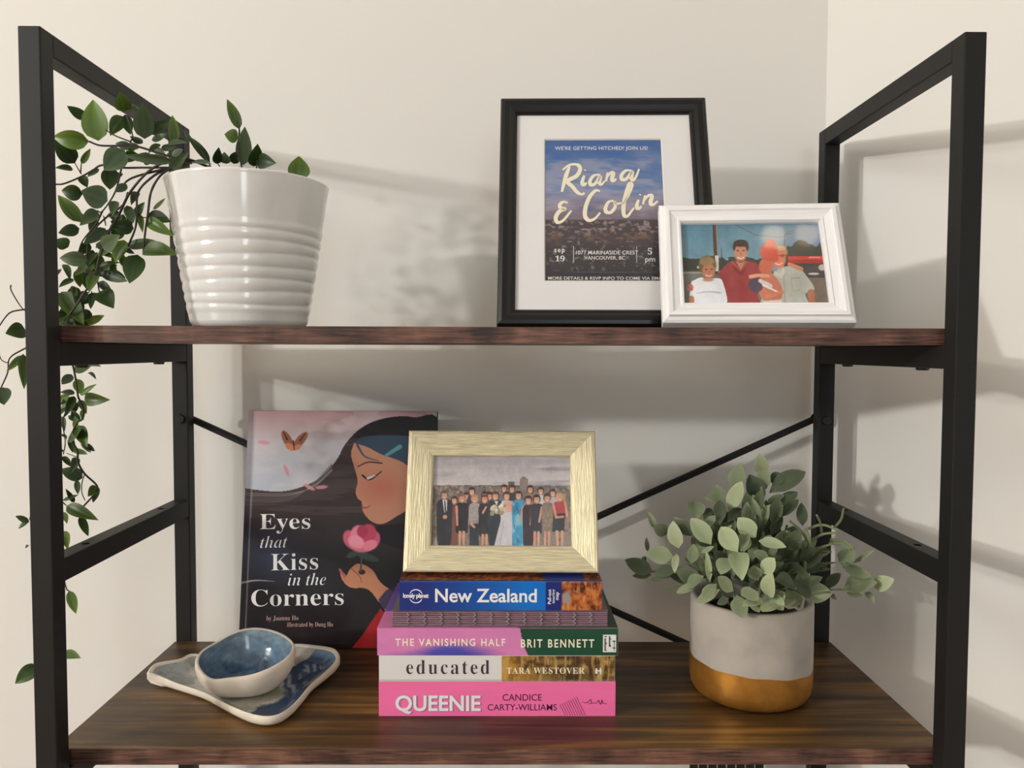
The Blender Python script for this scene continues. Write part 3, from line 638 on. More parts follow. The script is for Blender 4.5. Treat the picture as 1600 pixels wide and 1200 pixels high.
# ---------------------------------------------------------------- picture book leaning at the back
BW, BH, BT = .2440, .2955, .009
tilt = .150
pb = thing('picture_book', 'tall glossy picture book with dark flowing hair and pink flower cover, leaning at the back', 'book', (-.2090, .2660, Z2+.0003+BT*math.sin(tilt)), (-tilt, 0, -.030))
th = .0026
put('front_board', box(-BW/2+.012, BW/2, 0, th, 0, BH, .0005, 1), M['cov_black'], pb)
put('back_board', box(-BW/2+.012, BW/2, BT-th, BT, 0, BH, .0005, 1), M['cov_black'], pb)
put('spine_board', box(-BW/2, -BW/2+.006, .0002, BT-.0002, 0, BH, .001, 2), M['cov_black'], pb)
put('hinge', box(-BW/2+.005, -BW/2+.0125, .0008, BT-.0008, 0, BH), M['cov_black'], pb)
put('page_block', box(-BW/2+.0126, BW/2-.003, th, BT-th, .003, BH-.003), M['pages'], pb)
q = Quad(75, 965, 27, 948, 60, 1185, BW-.0008, BH-.0008, 0, .0004)
c = Cv(q, 400, 470); X, Y = c.X, c.Y
c.grad(Y < 3000, (192, 152, 156), (206, 198, 204), (Y-60)/150); c.grad(Y > 200, (204, 198, 204), (196, 200, 212), (Y-200)/160)
c.mix(np.clip((c.noise(160, 70, 3)-.52)*3, 0, .4)*(Y < 430), (222, 214, 216))
hair = [(20, 432), (120, 446), (230, 452), (330, 428), (420, 380), (490, 300), (530, 225), (585, 160), (660, 112), (760, 86), (860, 88), (985, 130), (1010, 700), (1000, 1250), (0, 1250)]
c.poly(hair, (58, 46, 46), smooth=5)
hm = np.zeros(X.shape, bool)
P = [tuple(p) for p in crom([np.array(p, float) for p in hair]+[np.array(hair[0], float)], 5)][:-1]
for i in range(len(P)):
    (xa, ya), (xb, yb) = P[i], P[(i+1) % len(P)]
    if ya != yb: hm ^= ((ya > Y) != (yb > Y)) & (X < (xb-xa)*(Y-ya)/(yb-ya)+xa)
c.grad(hm*np.clip((Y-420)/200, 0, 1)*.9, (58, 48, 50), (30, 24, 28), (Y-500)/400)
c.mix(hm*np.clip(1-np.hypot((X-190)/230, (Y-760)/190), 0, 1)*.8, (58, 66, 92)); c.mix(hm*np.clip(1-np.hypot((X-420)/180, (Y-860)/260), 0, 1)*.5, (50, 56, 64))
c.mix(hm*np.clip((c.noise(400, 30, 21)-.52)*3.5, 0, .35)*(Y < 640), (104, 92, 90))
c.mix(hm*((Y < 190))*np.clip((X-540)/60, 0, 1), (20, 16, 18))
for k in range(5): c.line([(60, 462+9*k), (260, 462+8*k), (380, 430-4*k), (470, 350-8*k)], 3, 5, (168, 160, 164) if k < 2 else (112, 104, 104), .7, smooth=5)
c.mix(hm*np.clip(1-np.hypot((X-760)/170, (Y-250)/85), 0, 1)*1.4*(Y > 178), (58, 82, 104))
# plain generic profile in skin tones, flower and hand
skin = [(575, 215), (560, 270), (578, 340), (592, 400), (582, 450), (592, 482), (610, 500), (618, 548), (655, 590), (705, 604), (770, 570), (850, 500), (850, 330), (790, 300), (700, 268), (640, 236)]
c.poly(skin, (196, 138, 112), smooth=5); c.ell(700, 430, 70, 52, (188, 100, 84), .9, a=.6)
c.poly([(575, 215), (640, 236), (700, 268), (790, 300), (850, 335), (880, 300), (870, 190), (640, 180)], (52, 72, 92), smooth=4); c.line([(590, 225), (625, 280), (690, 300)], 12, 4, (70, 84, 98), smooth=4)
c.line([(592, 330), (640, 308), (705, 312)], 5, 7, (52, 36, 34), smooth=4); c.line([(614, 372), (650, 392), (704, 352)], 9, 5, (36, 28, 30), smooth=4); c.line([(640, 386), (672, 372)], 12, 6, (214, 210, 208))
c.line([(610, 522), (632, 528), (652, 516)], 7, 3, (150, 62, 62), smooth=3); c.line([(725, 275), (790, 232)], 14, 22, (84, 152, 164))
c.poly([(840, 600), (700, 612), (660, 640), (720, 700), (860, 720)], (30, 24, 28), smooth=3)
c.poly([(540, 850), (510, 826), (520, 870), (560, 905), (640, 912), (700, 980), (740, 1020), (770, 940), (700, 880), (660, 820), (600, 792), (560, 815)], (208, 142, 108), smooth=4); c.line([(560, 815), (600, 850), (612, 880)], 6, 4, (160, 96, 74), smooth=3); c.ell(612, 832, 16, 12, (60, 40, 36)); c.line([(508, 822), (530, 852)], 12, 12, (190, 96, 104))
c.line([(612, 740), (606, 830)], 8, 8, (70, 84, 76)); c.ell(640, 760, 56, 16, (58, 76, 70), rot=.3); c.ell(570, 748, 34, 14, (64, 80, 74), rot=-.4)
for (a, b, r1, r2, ro, col) in ((560, 680, 34, 48, -.5, (206, 96, 122)), (660, 680, 36, 46, .5, (206, 92, 120)), (612, 700, 60, 40, 0, (222, 118, 142)), (600, 660, 42, 50, -.2, (228, 132, 154)), (640, 650, 40, 46, .3, (190, 70, 98)), (615, 640, 26, 30, 0, (170, 56, 84)), (585, 690, 40, 30, .4, (234, 150, 168)), (650, 705, 36, 24, -.4, (228, 130, 152))): c.ell(a, b, r1, r2, col, .1, ro)
c.poly([(700, 1000), (740, 1030), (800, 940), (1000, 940), (1000, 1250), (560, 1250), (620, 1120)], (170, 28, 32), smooth=3); c.line([(520, 1180), (600, 1120), (690, 1010)], 16, 10, (36, 26, 28), smooth=3)
c.poly([(690, 960), (760, 900), (1000, 880), (1000, 1000), (740, 1010)], (40, 40, 92), .8, smooth=3)
for (a, b, ro, s_) in ((258, 200, 1.1, 1), (320, 205, -.9, 1.1)): c.ell(a, b, 46*s_, 20, (196, 118, 84), .1, ro); c.ell(a, b, 46*s_, 20, (80, 56, 48), .08, ro, .35)
c.ell(272, 236, 26, 15, (212, 136, 96), .1, .6); c.ell(306, 238, 20, 12, (212, 136, 96), .1, -.5); c.line([(286, 206), (292, 250)], 7, 4, (50, 36, 32)); c.line([(240, 160), (258, 200)], 4, 8, (60, 44, 40)); c.line([(346, 168), (318, 205)], 4, 8, (60, 44, 40))
for (a, b, ro) in ((146, 215, 0.1), (254, 350, 1.2), (362, 430, .5), (420, 430, -.1)): c.ell(a, b, 30, 9, (222, 150, 164), .2, ro, .9)
c.line([(30, 890), (110, 876), (200, 880)], 10, 2, (190, 188, 196), .8, smooth=4)
c.mix(((X-(75-48*(Y-60)/1125)) < 34)*.25, (10, 8, 10)); c.mix((np.abs((X-(75-48*(Y-60)/1125))-30) < 4)*.35, (230, 230, 230))
cp = c.build('cover_print', pb, M['printg'], -.0003)
ty = -.0005
letter('title', mb('Eyes'), q, 128, 368, 634, 562, M['txtw'], cp, ty, -.008, slope=-5)
letter('title', italic('that'), q, 130, 260, 723, 667, M['txtw'], cp, ty, -.014, slope=-4)
letter('title', mb('Kiss'), q, 182, 405, 829, 750, M['txtw'], cp, ty, -.008, slope=-8)
letter('title', italic('in the'), q, 262, 442, 899, 842, M['txtw'], cp, ty, -.014, slope=-5)
letter('title', mb('Corners'), q, 88, 526, 998, 920, M['txtw'], cp, ty, -.008, slope=-12)
letter('author', mb('by Joanna Ho'), q, 160, 312, 1063, 1042, M['txtdim'], cp, ty, -.01, slope=-4)
letter('author', mb('illustrated by Dung Ho'), q, 258, 475, 1091, 1070, M['txtdim'], cp, ty, -.012, slope=-4)

# ---------------------------------------------------------------- plate and pinch bowl
def glazemat(name, fn):
    """blue / grey reactive glaze: colours follow the glaze pools on the clay"""
    t = NT(name); a = t.n('ShaderNodeAttribute', attribute_name='Col'); co = t.coords()
    nz = t.n('ShaderNodeTexNoise', Scale=85, Detail=7, Roughness=.7); t.l(co, nz.inputs['Vector'])
    mx = t.n('ShaderNodeMix', data_type='RGBA', blend_type='OVERLAY'); mx.inputs[0].default_value = .75
    t.l(a.outputs['Color'], mx.inputs[6]); t.l(nz.outputs['Fac'], mx.inputs[7]); t.l(mx.outputs[2], t.b.inputs['Base Color'])
    t.b.inputs['Roughness'].default_value = .14; t.b.inputs['Coat Weight'].default_value = .3
    return t.m
M['glaze_blue'] = glazemat('blue_glaze', None)
front = [(229.6, 1058, .012), (245, 1064, .008), (273, 1076, .004), (316, 1091, .003), (347, 1107, .004), (378, 1121, .006), (400, 1128, .007), (421, 1130, .007), (441, 1125, .007), (459, 1113, .006), (474, 1097, .005), (490, 1077, .005), (513, 1056, .008), (528, 1040, .012), (531, 1031, .014), (523, 1021, .016), (496, 1016, .013), (460, 1013.5, .010)]
pts = [az(u, v, Z2+z) for u, v, z in front]
lift = [z for _, _, z in front]
pts += [Vector((-.2660, .2240, 0)), Vector((-.2900, .2140, 0)), Vector((-.3140, .1960, 0))]; lift += [.010, .009, .009]
pts += [az(u, v, Z2+z) for u, v, z in ((303, 1029, .010), (279, 1037.5, .011), (241, 1045, .014))]; lift += [.010, .011, .014]
oc = [np.array((p.x, p.y, l)) for p, l in zip(pts, lift)]
oc = crom(oc+[oc[0]], 6)[:-1]
pc = np.array((-.2760, .1460))
rings = [(.02, 0), (.35, 0), (.62, .05), (.82, .22), (.95, .80), (.982, 1.0), (1.0, .93), (1.0, .45), (.965, .1), (.86, 0), (.4, 0), (.02, 0)]
V = []; F = []; ns = len(oc)
for k, (s, f) in enumerate(rings):
    topside = k < 6
    for p in oc:
        x, y = pc+(p[:2]-pc)*s; l = p[2]
        if topside: z = .0058+f*(l+.0008)
        elif k < 9: z = .0058*f+l*f*.98+ (1-f)*(l*.35)
        else: z = .0004+(s-.4 if s > .4 else 0)*l*.35
        V.append((x, y, Z2+max(.0003, z)))
for k in range(len(rings)-1):
    for i in range(ns): F.append((k*ns+i, k*ns+(i+1) % ns, (k+1)*ns+(i+1) % ns, (k+1)*ns+i))
def split(V, F, sel):
    used = sorted({i for k, f in enumerate(F) if sel(k) for i in f}); mp = {a: b for b, a in enumerate(used)}
    return [V[i] for i in used], [tuple(mp[i] for i in f) for k, f in enumerate(F) if sel(k)]
pt = thing('plate', 'wavy edged ceramic plate with grey and navy glaze, under the small bowl', 'plate', (pc[0], pc[1], Z2))
v_, f_ = split(V, F, lambda k: k >= 4*ns)
body = put('plate_body', mesh(v_, f_), M['raw'], pt, True, smooth=True)
v_, f_ = split(V, F, lambda k: k < 4*ns)
# refine the glazed face so the pool edges read
me = mesh(v_, f_); bm = bmesh.new(); bm.from_mesh(me)
bmesh.ops.subdivide_edges(bm, edges=bm.edges[:], cuts=6, use_grid_fill=True); bm.to_mesh(me); bm.free()
a = me.color_attributes.new('Col', 'FLOAT_COLOR', 'POINT')
# navy pool: a wavy band along the right side of the plate
pool = [az(u, v, Z2+.007) for u, v in ((392, 1118), (405, 1103), (436, 1094), (446, 1080), (443, 1066), (452, 1045), (470, 1036), (500, 1026), (540, 1024), (545, 1050), (505, 1085), (470, 1125), (420, 1132), (400, 1126))]
pool = [tuple(p) for p in crom([np.array((p.x, p.y)) for p in pool]+[np.array((pool[0].x, pool[0].y))], 5)][:-1]
def inside_np(x, y, P):
    m = np.zeros(x.shape, bool)
    for i in range(len(P)):
        (xa, ya), (xb, yb) = P[i], P[(i+1) % len(P)]
        if ya != yb: m ^= ((ya > y) != (yb > y)) & (x < (xb-xa)*(y-ya)/(yb-ya)+xa)
    return m
vx = np.array([v.co[:] for v in me.vertices]); pin = 0
for k in range(9):
    aa = k*2.4; rr = .0022*math.sqrt(k/9); pin = pin+inside_np(vx[:, 0]+rr*math.cos(aa)+.0012*np.sin(vx[:, 1]*400), vx[:, 1]+rr*math.sin(aa), pool)/9.0
for k, v in enumerate(me.vertices):
    x, y = v.co.x, v.co.y; g = np.array((176, 174, 164.)); hgt = v.co.z-Z2
    dl = max(0, 1-math.hypot(x+.375, y-.17)/.05); g = g*(1-.5*dl)+np.array((140, 156, 166.))*.5*dl
    dg = max(0, 1-math.hypot(x+.235, y-.125)/.03); g = g*(1-.35*dg)+np.array((150, 156, 120.))*.35*dg
    e = max(0, min(1, (hgt-.009)/.008)); g = g*(1-pin[k])+pin[k]*(np.array((28, 58, 96.))*(1-e)+np.array((96, 130, 164.))*e)
    a.data[k].color = L4(g)
put('glazed_face', me, M['glaze_blue'], pt, True, smooth=True, label='grey glaze with a navy pool along one side')
# bowl
BC = (-.2760, .1400); BZ = Z2+.0064
bw = thing('bowl', 'small lopsided white clay bowl with blue glaze inside, resting on the plate', 'bowl', (BC[0], BC[1], BZ))
def rimh(th):  # th 0 = right, pi/2 = back, -pi/2 = front
    return .0415+.0075*math.cos(th-R(75))-.0075*math.exp(-((math.degrees(th) % 360-238)/24)**2)+.004*math.exp(-((math.degrees(th) % 360-180)/25)**2)+.002*math.cos(3*th+.5)
def rimr(th): return .0488+.0022*math.cos(2*th+.3)+.0018*math.cos(3*th+1.2)
bp = [(.02, 0), (.36, 0), (.50, .03), (.70, .15), (.86, .35), (.965, .6), (1.01, .84), (1.0, .96), (.975, 1.0), (.935, .97), (.92, .85), (.88, .62), (.77, .38), (.60, .2), (.42, .125), (.2, .11), (.01, .11)]
V = []; F = []; seg = 72
for (r, z) in bp:
    for k in range(seg):
        th_ = 2*math.pi*k/seg; rr = rimr(th_)*r*(1+.012*math.sin(5*th_+3*z)); V.append((BC[0]+rr*math.cos(th_), BC[1]+rr*math.sin(th_), BZ+rimh(th_)*z))
for i in range(len(bp)-1):
    for k in range(seg): F.append((i*seg+k, i*seg+(k+1) % seg, (i+1)*seg+(k+1) % seg, (i+1)*seg+k))
v_, f_ = split(V, F, lambda k: k < 9*seg); put('bowl_body', mesh(v_, f_), M['raw'], bw, True, smooth=True)
v_, f_ = split(V, F, lambda k: k >= 9*seg); me = mesh(v_, f_); bm = bmesh.new(); bm.from_mesh(me)
bmesh.ops.subdivide_edges(bm, edges=bm.edges[:], cuts=2, use_grid_fill=True); bm.to_mesh(me); bm.free()
a = me.color_attributes.new('Col', 'FLOAT_COLOR', 'POINT')
for k, v in enumerate(me.vertices):
    hgt = (v.co.z-BZ)/.045; ang = math.atan2(v.co.y-BC[1], v.co.x-BC[0])
    g = np.array((74, 112, 150.))*(1-min(1, hgt))+np.array((136, 154, 166.))*min(1, hgt)
    sp_ = .5+.5*math.sin(ang*9+hgt*14)*math.sin(hgt*30+ang*3); g = g*(.88+.2*sp_)
    dd = math.hypot(v.co.x-BC[0]-.004, v.co.y-BC[1]+.004); 
    if dd < .012: g = g*.5+np.array((150, 160, 140.))*.5
    a.data[k].color = L4(np.clip(g, 0, 255))
put('glazed_inside', me, M['glaze_blue'], bw, True, smooth=True, label='speckled blue glaze')

# ---------------------------------------------------------------- leaves
def leafmesh(name, shape, curl, fold, n=9):
    V = []; F = []; cols = []; cr = (-1, -.7, -.36, 0, .36, .7, 1); nc = 7
    for i in range(n):
        t = i/(n-1)
        if shape == 'vine': wv = (t**.60)*((1-t)**.95)*2.22
        elif shape == 'sage': wv = (math.sin(math.pi*(.03+.94*t**.92))**.6-.2)*1.25*min(1, .35+t*3)
        else: wv = math.sin(math.pi*min(1, t*.9+.08))**.6
        wv = min(1, max(.02, wv))*.5
        for s in cr:
            V.append((t, s*wv, curl*(t*(1-t)*4*.25 - t*t*.35)*1.0+fold*abs(s)*wv*1.0))
            edge = abs(s); vein = (.2 if s in (0, -.7, .7) else -.06) if shape == 'vine' else .1*math.sin(t*9+s*7)**2; cols.append(min(1, max(0, .16+.72*t**4+.42*edge**4+vein)))
    for i in range(n-1):
        for j in range(nc-1): F.append((i*nc+j, i*nc+j+1, (i+1)*nc+j+1, (i+1)*nc+j))
    me = mesh(V, F, name); a = me.color_attributes.new('Col', 'FLOAT_COLOR', 'POINT')
    for k, g in enumerate(cols): a.data[k].color = (g, g, g, 1)
    me.shade_smooth(); return me
LEAF = {}
def getleaf(shape, mat, var):
    k = (shape, mat, var)
    if k not in LEAF:
        cu, fo = ((.25, .22), (.55, .35), (-.25, .15), (.8, .5))[var]
        me = leafmesh('leaf_'+shape, shape, cu, fo); me.materials.append(M[mat]); LEAF[k] = me
    return LEAF[k]
def addleaf(parent, b, t, wid, shape, mat, nrm, var):
    o = bpy.data.objects.new('leaf', getleaf(shape, mat, var)); C.objects.link(o); o.parent = parent
    x = t-b; Ln = x.length; x = x/Ln; z = (nrm-x*nrm.dot(x)).normalized(); y = z.cross(x)
    b = b-MW[parent.name].translation; k = min(Ln, wid*2.2)
    o.matrix_local = Matrix(((x.x*Ln, y.x*wid, z.x*k*.6, b.x), (x.y*Ln, y.y*wid, z.y*k*.6, b.y), (x.z*Ln, y.z*wid, z.z*k*.6, b.z), (0, 0, 0, 1)))
    return o

# ---------------------------------------------------------------- white ribbed pot with trailing vine
PC = (-.2615, .1190)
vp = thing('trailing_plant', 'trailing green vine in a glossy white ribbed pot on the upper board', 'potted plant', (PC[0], PC[1], Z1))
HP = .1465
def rp(z): return .0565+(.0798-.0565)*(z/HP)**.95
def rib(z, th):
    if not .012 < z < .103: return 0
    zz = z+.0013*math.sin(th*1.0+1.4+z*55)+.0009*math.sin(th*2+z*160); ph = (zz-.012)/.0114
    env = min(1, (z-.012)/.006, (.103-z)/.006)
    return .00135*env*(abs(math.sin(math.pi*ph))**.7-.45)
prof = [(.02, .0003), (.050, .0003), (.0540, .0012), (.0558, .0035)]+[(rp(z), z) for z in np.linspace(.006, HP-.003, 110)]+[(rp(HP)+.0002, HP-.0012), (rp(HP)-.0006, HP), (rp(HP)-.002, HP+.0003), (rp(HP)-.0034, HP-.0004), (rp(HP)-.004, HP-.003), (rp(.12)-.005, .12), (rp(.118)-.005, .118)]
put('pot', lathe(prof, 144, (PC[0], PC[1], Z1), lambda r, z, th, i: (r+(rib(z, th) if 4 <= i < 114 else 0), z)), M['glaze'], vp, True, smooth=True)
put('soil', disc(rp(.12)-.0045, .1195, 40, (PC[0], PC[1], Z1), .004), M['soil'], vp, True)
VL = '''154,220,144,155,36,.10 139,221,81,214,26,.09 136,186,105,166,15,.14,d 117,255,86,218,26,.12,d 114,265,87,261,10,.13,d 127,256,142,232,9,.11 155,264,136,276,8,.13,d 193,182,172,210,20,.12
195,179,205,212,15,.11,d 195,174,187,145,22,.11 200,172,216,168,11,.12,g 226,217,222,161,28,.11,g 232,207,265,188,17,.13,g 271,226,270,179,15,.11 237,219,262,210,11,.12,g 195,235,162,266,31,.09,g 270,252,192,243,14,.08,g
172,262,172,298,23,.11,d 192,271,168,284,9,.11,g 328,254,292,210,12,.12,d 300,222,286,203,8,.13,g 374,202,355,154,16,.11 372,216,351,209,20,.11 380,258,382,198,22,.11,g 338,256,342,231,13,.10,d 354,256,350,238,15,.10,g 365,256,368,236,14,.12,d 396,260,403,226,20,.11,d 404,252,428,254,22,.10,d
467,281,467,244,30,.10 300,254,330,255,11,.07,g 268,262,292,240,14,.08,g 268,242,287,234,11,.09,g 262,225,292,222,11,.10,g 129,303,95,298,22,.12,d 168,314,127,298,33,.09,g 126,347,90,304,20,.11 152,329,126,351,17,.10,g 124,357,91,364,17,.12,g 107,386,87,374,20,.13,d 137,406,92,403,21,.09,g
165,357,130,382,16,.11,g 161,388,185,368,23,.10,g 209,357,172,352,21,.12,d 166,353,162,336,9,.11,d 194,375,180,409,21,.12 155,417,187,409,8,.11,d 157,426,201,440,15,.11,d 215,398,202,442,29,.11,d 223,393,274,394,26,.09 198,383,249,379,17,.11,d 231,335,266,346,19,.11,d 230,343,268,367,18,.10 239,327,260,310,9,.12 212,338,225,316,12,.11,d 217,335,223,362,9,.11
198,321,209,350,14,.11,g 180,314,175,336,13,.10,g 127,275,136,292,13,.11,d 198,288,179,301,12,.10,g 150,425,139,455,17,.11 157,455,176,479,26,.11,d 144,457,142,484,9,.11,d 96,456,130,505,26,.12 140,485,126,501,14,.12,d 132,506,164,492,12,.12 115,436,92,448,10,.11,d 100,413,110,436,10,.12,d 96,420,78,437,5,.03,g 97,488,112,506,13,.13,d
120,330,135,345,12,.13,d 150,340,140,365,13,.13,d 178,330,190,356,14,.13,d 186,345,176,372,15,.12,d 150,395,160,425,15,.13,d 130,420,150,442,14,.13,d 172,375,158,398,14,.12,g 140,380,124,398,14,.13,d 205,230,180,224,12,.12,g 215,240,188,252,14,.12,d 240,232,262,246,12,.12,g 250,225,232,238,11,.11,d 215,300,205,318,11,.12,d 112,470,98,486,12,.13,d 118,450,106,468,12,.12,d
40,516,10,520,24,.15,d 35,555,11,581,11,.15 36,553,38,607,14,.15 2,605,6,632,22,.16,g 116,575,144,573,18,.13,d 140,571,158,572,6,.13 138,582,150,591,6,.13,d 120,592,127,617,14,.12 126,618,150,600,8,.13 132,623,168,625,19,.12 112,585,96,602,13,.12,g 117,615,94,612,11,.12,g 116,619,102,650,11,.12,d 110,620,95,634,9,.13,d 124,625,135,646,10,.13 122,661,112,640,11,.13,g
107,684,129,672,23,.12,d 123,665,135,698,17,.12 104,688,95,678,7,.13,g 110,683,114,708,9,.13,d 129,747,94,733,20,.12,g 120,715,112,737,11,.13,g 120,750,122,773,8,.13,g 152,760,138,775,14,.13 153,760,145,786,9,.13,g 98,781,124,774,8,.13,d 116,785,103,764,7,.13,d 104,791,151,811,18,.12 125,806,138,838,11,.12,d 97,800,105,817,9,.13 97,830,106,856,13,.13 46,815,23,807,11,.15 45,814,28,826,8,.15,d 45,852,40,856,4,.15 108,923,119,959,13,.13 96,1022,125,1027,15,.13 60,1040,23,1068,22,.14,d'''
def lv(s):
    for tok in s.split():
        p = tok.split(','); yield [float(v) for v in p[:6]]+[p[6] if len(p) > 6 else '']
for i, (bx, by, tx, ty_, wpx, dy, kd) in enumerate(lv(VL)):
    j = rng.uniform(-.012, .012) if dy > .05 else 0; b = at(bx, by, dy+j*.3+.01); t = at(tx, ty_, dy+j)
    dist = (b-CAM).dot(fwd); wid = wpx/FPX*dist*1.42
    n_ = (CAM-b).normalized()+Vector((rng.uniform(-.35, .35), 0, rng.uniform(-.15, .5)))
    if wpx < 12: n_ += Vector((0, 0, .5))
    addleaf(vp, b, t, wid, 'vine', {'': 'vine', 'g': 'vinegrey', 'd': 'vinedark'}[kd], n_, i % 3)
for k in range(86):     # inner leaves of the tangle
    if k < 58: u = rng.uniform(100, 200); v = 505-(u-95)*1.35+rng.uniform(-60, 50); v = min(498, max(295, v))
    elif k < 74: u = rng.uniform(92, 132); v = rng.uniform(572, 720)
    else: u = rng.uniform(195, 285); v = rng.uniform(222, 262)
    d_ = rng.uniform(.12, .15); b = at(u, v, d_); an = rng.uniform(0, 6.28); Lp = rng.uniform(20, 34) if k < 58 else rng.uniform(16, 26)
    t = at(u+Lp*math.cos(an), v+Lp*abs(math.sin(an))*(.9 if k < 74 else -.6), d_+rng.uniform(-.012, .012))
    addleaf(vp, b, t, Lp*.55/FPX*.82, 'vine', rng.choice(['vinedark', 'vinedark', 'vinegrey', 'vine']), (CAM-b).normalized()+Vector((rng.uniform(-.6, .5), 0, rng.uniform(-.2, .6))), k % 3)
def stem(parent, pts, d, r, m, dz=None, r1=None):
    P = [at(u, v, (d if not isinstance(d, (list, tuple)) else d[min(k, len(d)-1)])) for k, (u, v) in enumerate(pts)]
    P = crom([np.array(p) for p in P], 5) if len(P) > 2 else [np.array(p) for p in P]
    put('stem', tube(P, r, r1 or r*.75, 6), m, parent, True)
MS = M['stemdk']
for pts, d, r in (
    ([(330, 262), (285, 248), (240, 262), (205, 298), (186, 335), (170, 362), (156, 400), (147, 432), (124, 470), (106, 500), (108, 545), (116, 580), (122, 620)], [.115, .10, .105, .11, .115], .0014),
    ([(300, 255), (250, 240), (210, 228), (175, 228), (155, 227), (139, 221)], .105, .0012), ([(205, 222), (180, 212), (165, 203)], .105, .0008), ([(204, 222), (207, 210), (198, 180)], .108, .0008),
    ([(262, 262), (225, 262), (190, 262), (160, 258), (145, 266), (127, 276), (100, 287), (86, 288)], .11, .0011), ([(127, 272), (117, 255)], .115, .0007), ([(126, 270), (127, 256)], .115, .0007),
    ([(262, 263), (215, 275), (196, 285), (190, 300)], .108, .0012), ([(268, 262), (250, 275), (236, 300), (231, 335), (227, 362), (224, 393)], .105, .0013), ([(265, 262), (240, 275), (216, 300), (214, 335), (211, 358), (200, 385)], .11, .0013),
    ([(190, 262), (180, 300), (160, 330), (152, 329)], .112, .0009), ([(160, 330), (150, 350), (130, 375), (122, 395)], .115, .0009), ([(200, 300), (192, 320), (160, 345), (140, 370), (135, 405)], .115, .0011),
    ([(155, 400), (152, 430), (155, 455), (158, 460)], .113, .0009), ([(150, 440), (140, 455), (122, 472)], .115, .0007), ([(143, 455), (143, 460)], .113, .0006), ([(220, 340), (232, 340), (262, 340)], .112, .0006),
    ([(122, 620), (130, 640), (128, 655), (120, 662), (112, 690)], .13, .0011), ([(112, 690), (121, 705), (122, 722), (132, 740), (152, 760), (145, 775), (130, 792), (125, 806)], .13, .0012), ([(132, 741), (128, 755), (128, 770), (133, 782)], .132, .0006), ([(122, 715), (104, 708)], .132, .0005),
    ([(104, 640), (98, 660), (102, 690), (99, 710)], .135, .0007), ([(98, 785), (104, 790)], .13, .0007), ([(95, 800), (98, 850), (100, 900), (104, 920), (108, 923)], .14, .0008), ([(98, 850), (98, 940), (96, 1022)], .14, .0008), ([(96, 1020), (80, 1036), (60, 1041)], .142, .0007),
    ([(17, 445), (18, 455), (35, 482), (50, 490)], .15, .0007), ([(50, 482), (35, 484), (15, 489), (0, 508), (-6, 520)], .15, .0009), ([(60, 535), (36, 546), (15, 560), (12, 582), (2, 605)], .15, .0009), ([(12, 567), (2, 562), (-3, 545)], .15, .0006), ([(95, 470), (70, 486), (50, 484)], .14, .0009), ([(100, 500), (80, 530), (58, 536)], .14, .0009), ([(86, 700), (60, 760), (46, 812)], .15, .0007),
    ([(380, 275), (373, 230), (374, 202), (370, 190)], .115, .001), ([(330, 262), (318, 240), (305, 222)], .12, .0008), ([(400, 272), (402, 250)], .11, .0008), ([(350, 270), (340, 255)], .11, .0008), ([(467, 295), (467, 275)], .10, .0008)):
    stem(vp, pts, d, r, MS)

# ---------------------------------------------------------------- sage plant in gold dipped pot
QC = (.2710, .1515); QR = .0648; QH = .1055
sg = thing('sage_plant', 'bushy pale green plant in a grey cement pot with gold base', 'potted plant', (QC[0], QC[1], Z2))
def zb(th): return .0385-.0035*math.cos(th)+.0009*math.sin(3*th)+.0005*math.sin(11*th)
lo = [(.02, .0003), (.048, .0003), (.055, .0010), (.0602, .0040), (.0632, .0095), (.0645, .016), (QR, .026), (QR, 1)]
put('gold_base', lathe(lo, 96, (QC[0], QC[1], Z2), lambda r, z, th, i: (r+.00025, zb(th) if z == 1 else z)), M['goldpaint'], sg, True, smooth=True, label='gold painted lower band')
hi = [(QR, -1), (QR, .055), (QR, .075), (QR, QH-.004), (QR-.0008, QH-.0012), (QR-.0025, QH), (QR-.0055, QH), (QR-.007, QH-.0014), (QR-.0075, QH-.006), (QR-.0075, QH-.024)]
put('pot', lathe(hi, 96, (QC[0], QC[1], Z2), lambda r, z, th, i: (r, zb(th)-.0004 if z == -1 else z)), M['cement'], sg, True, smooth=True)
put('soil', disc(QR-.0073, QH-.022, 40, (QC[0], QC[1], Z2), .005), M['soil'], sg, True)
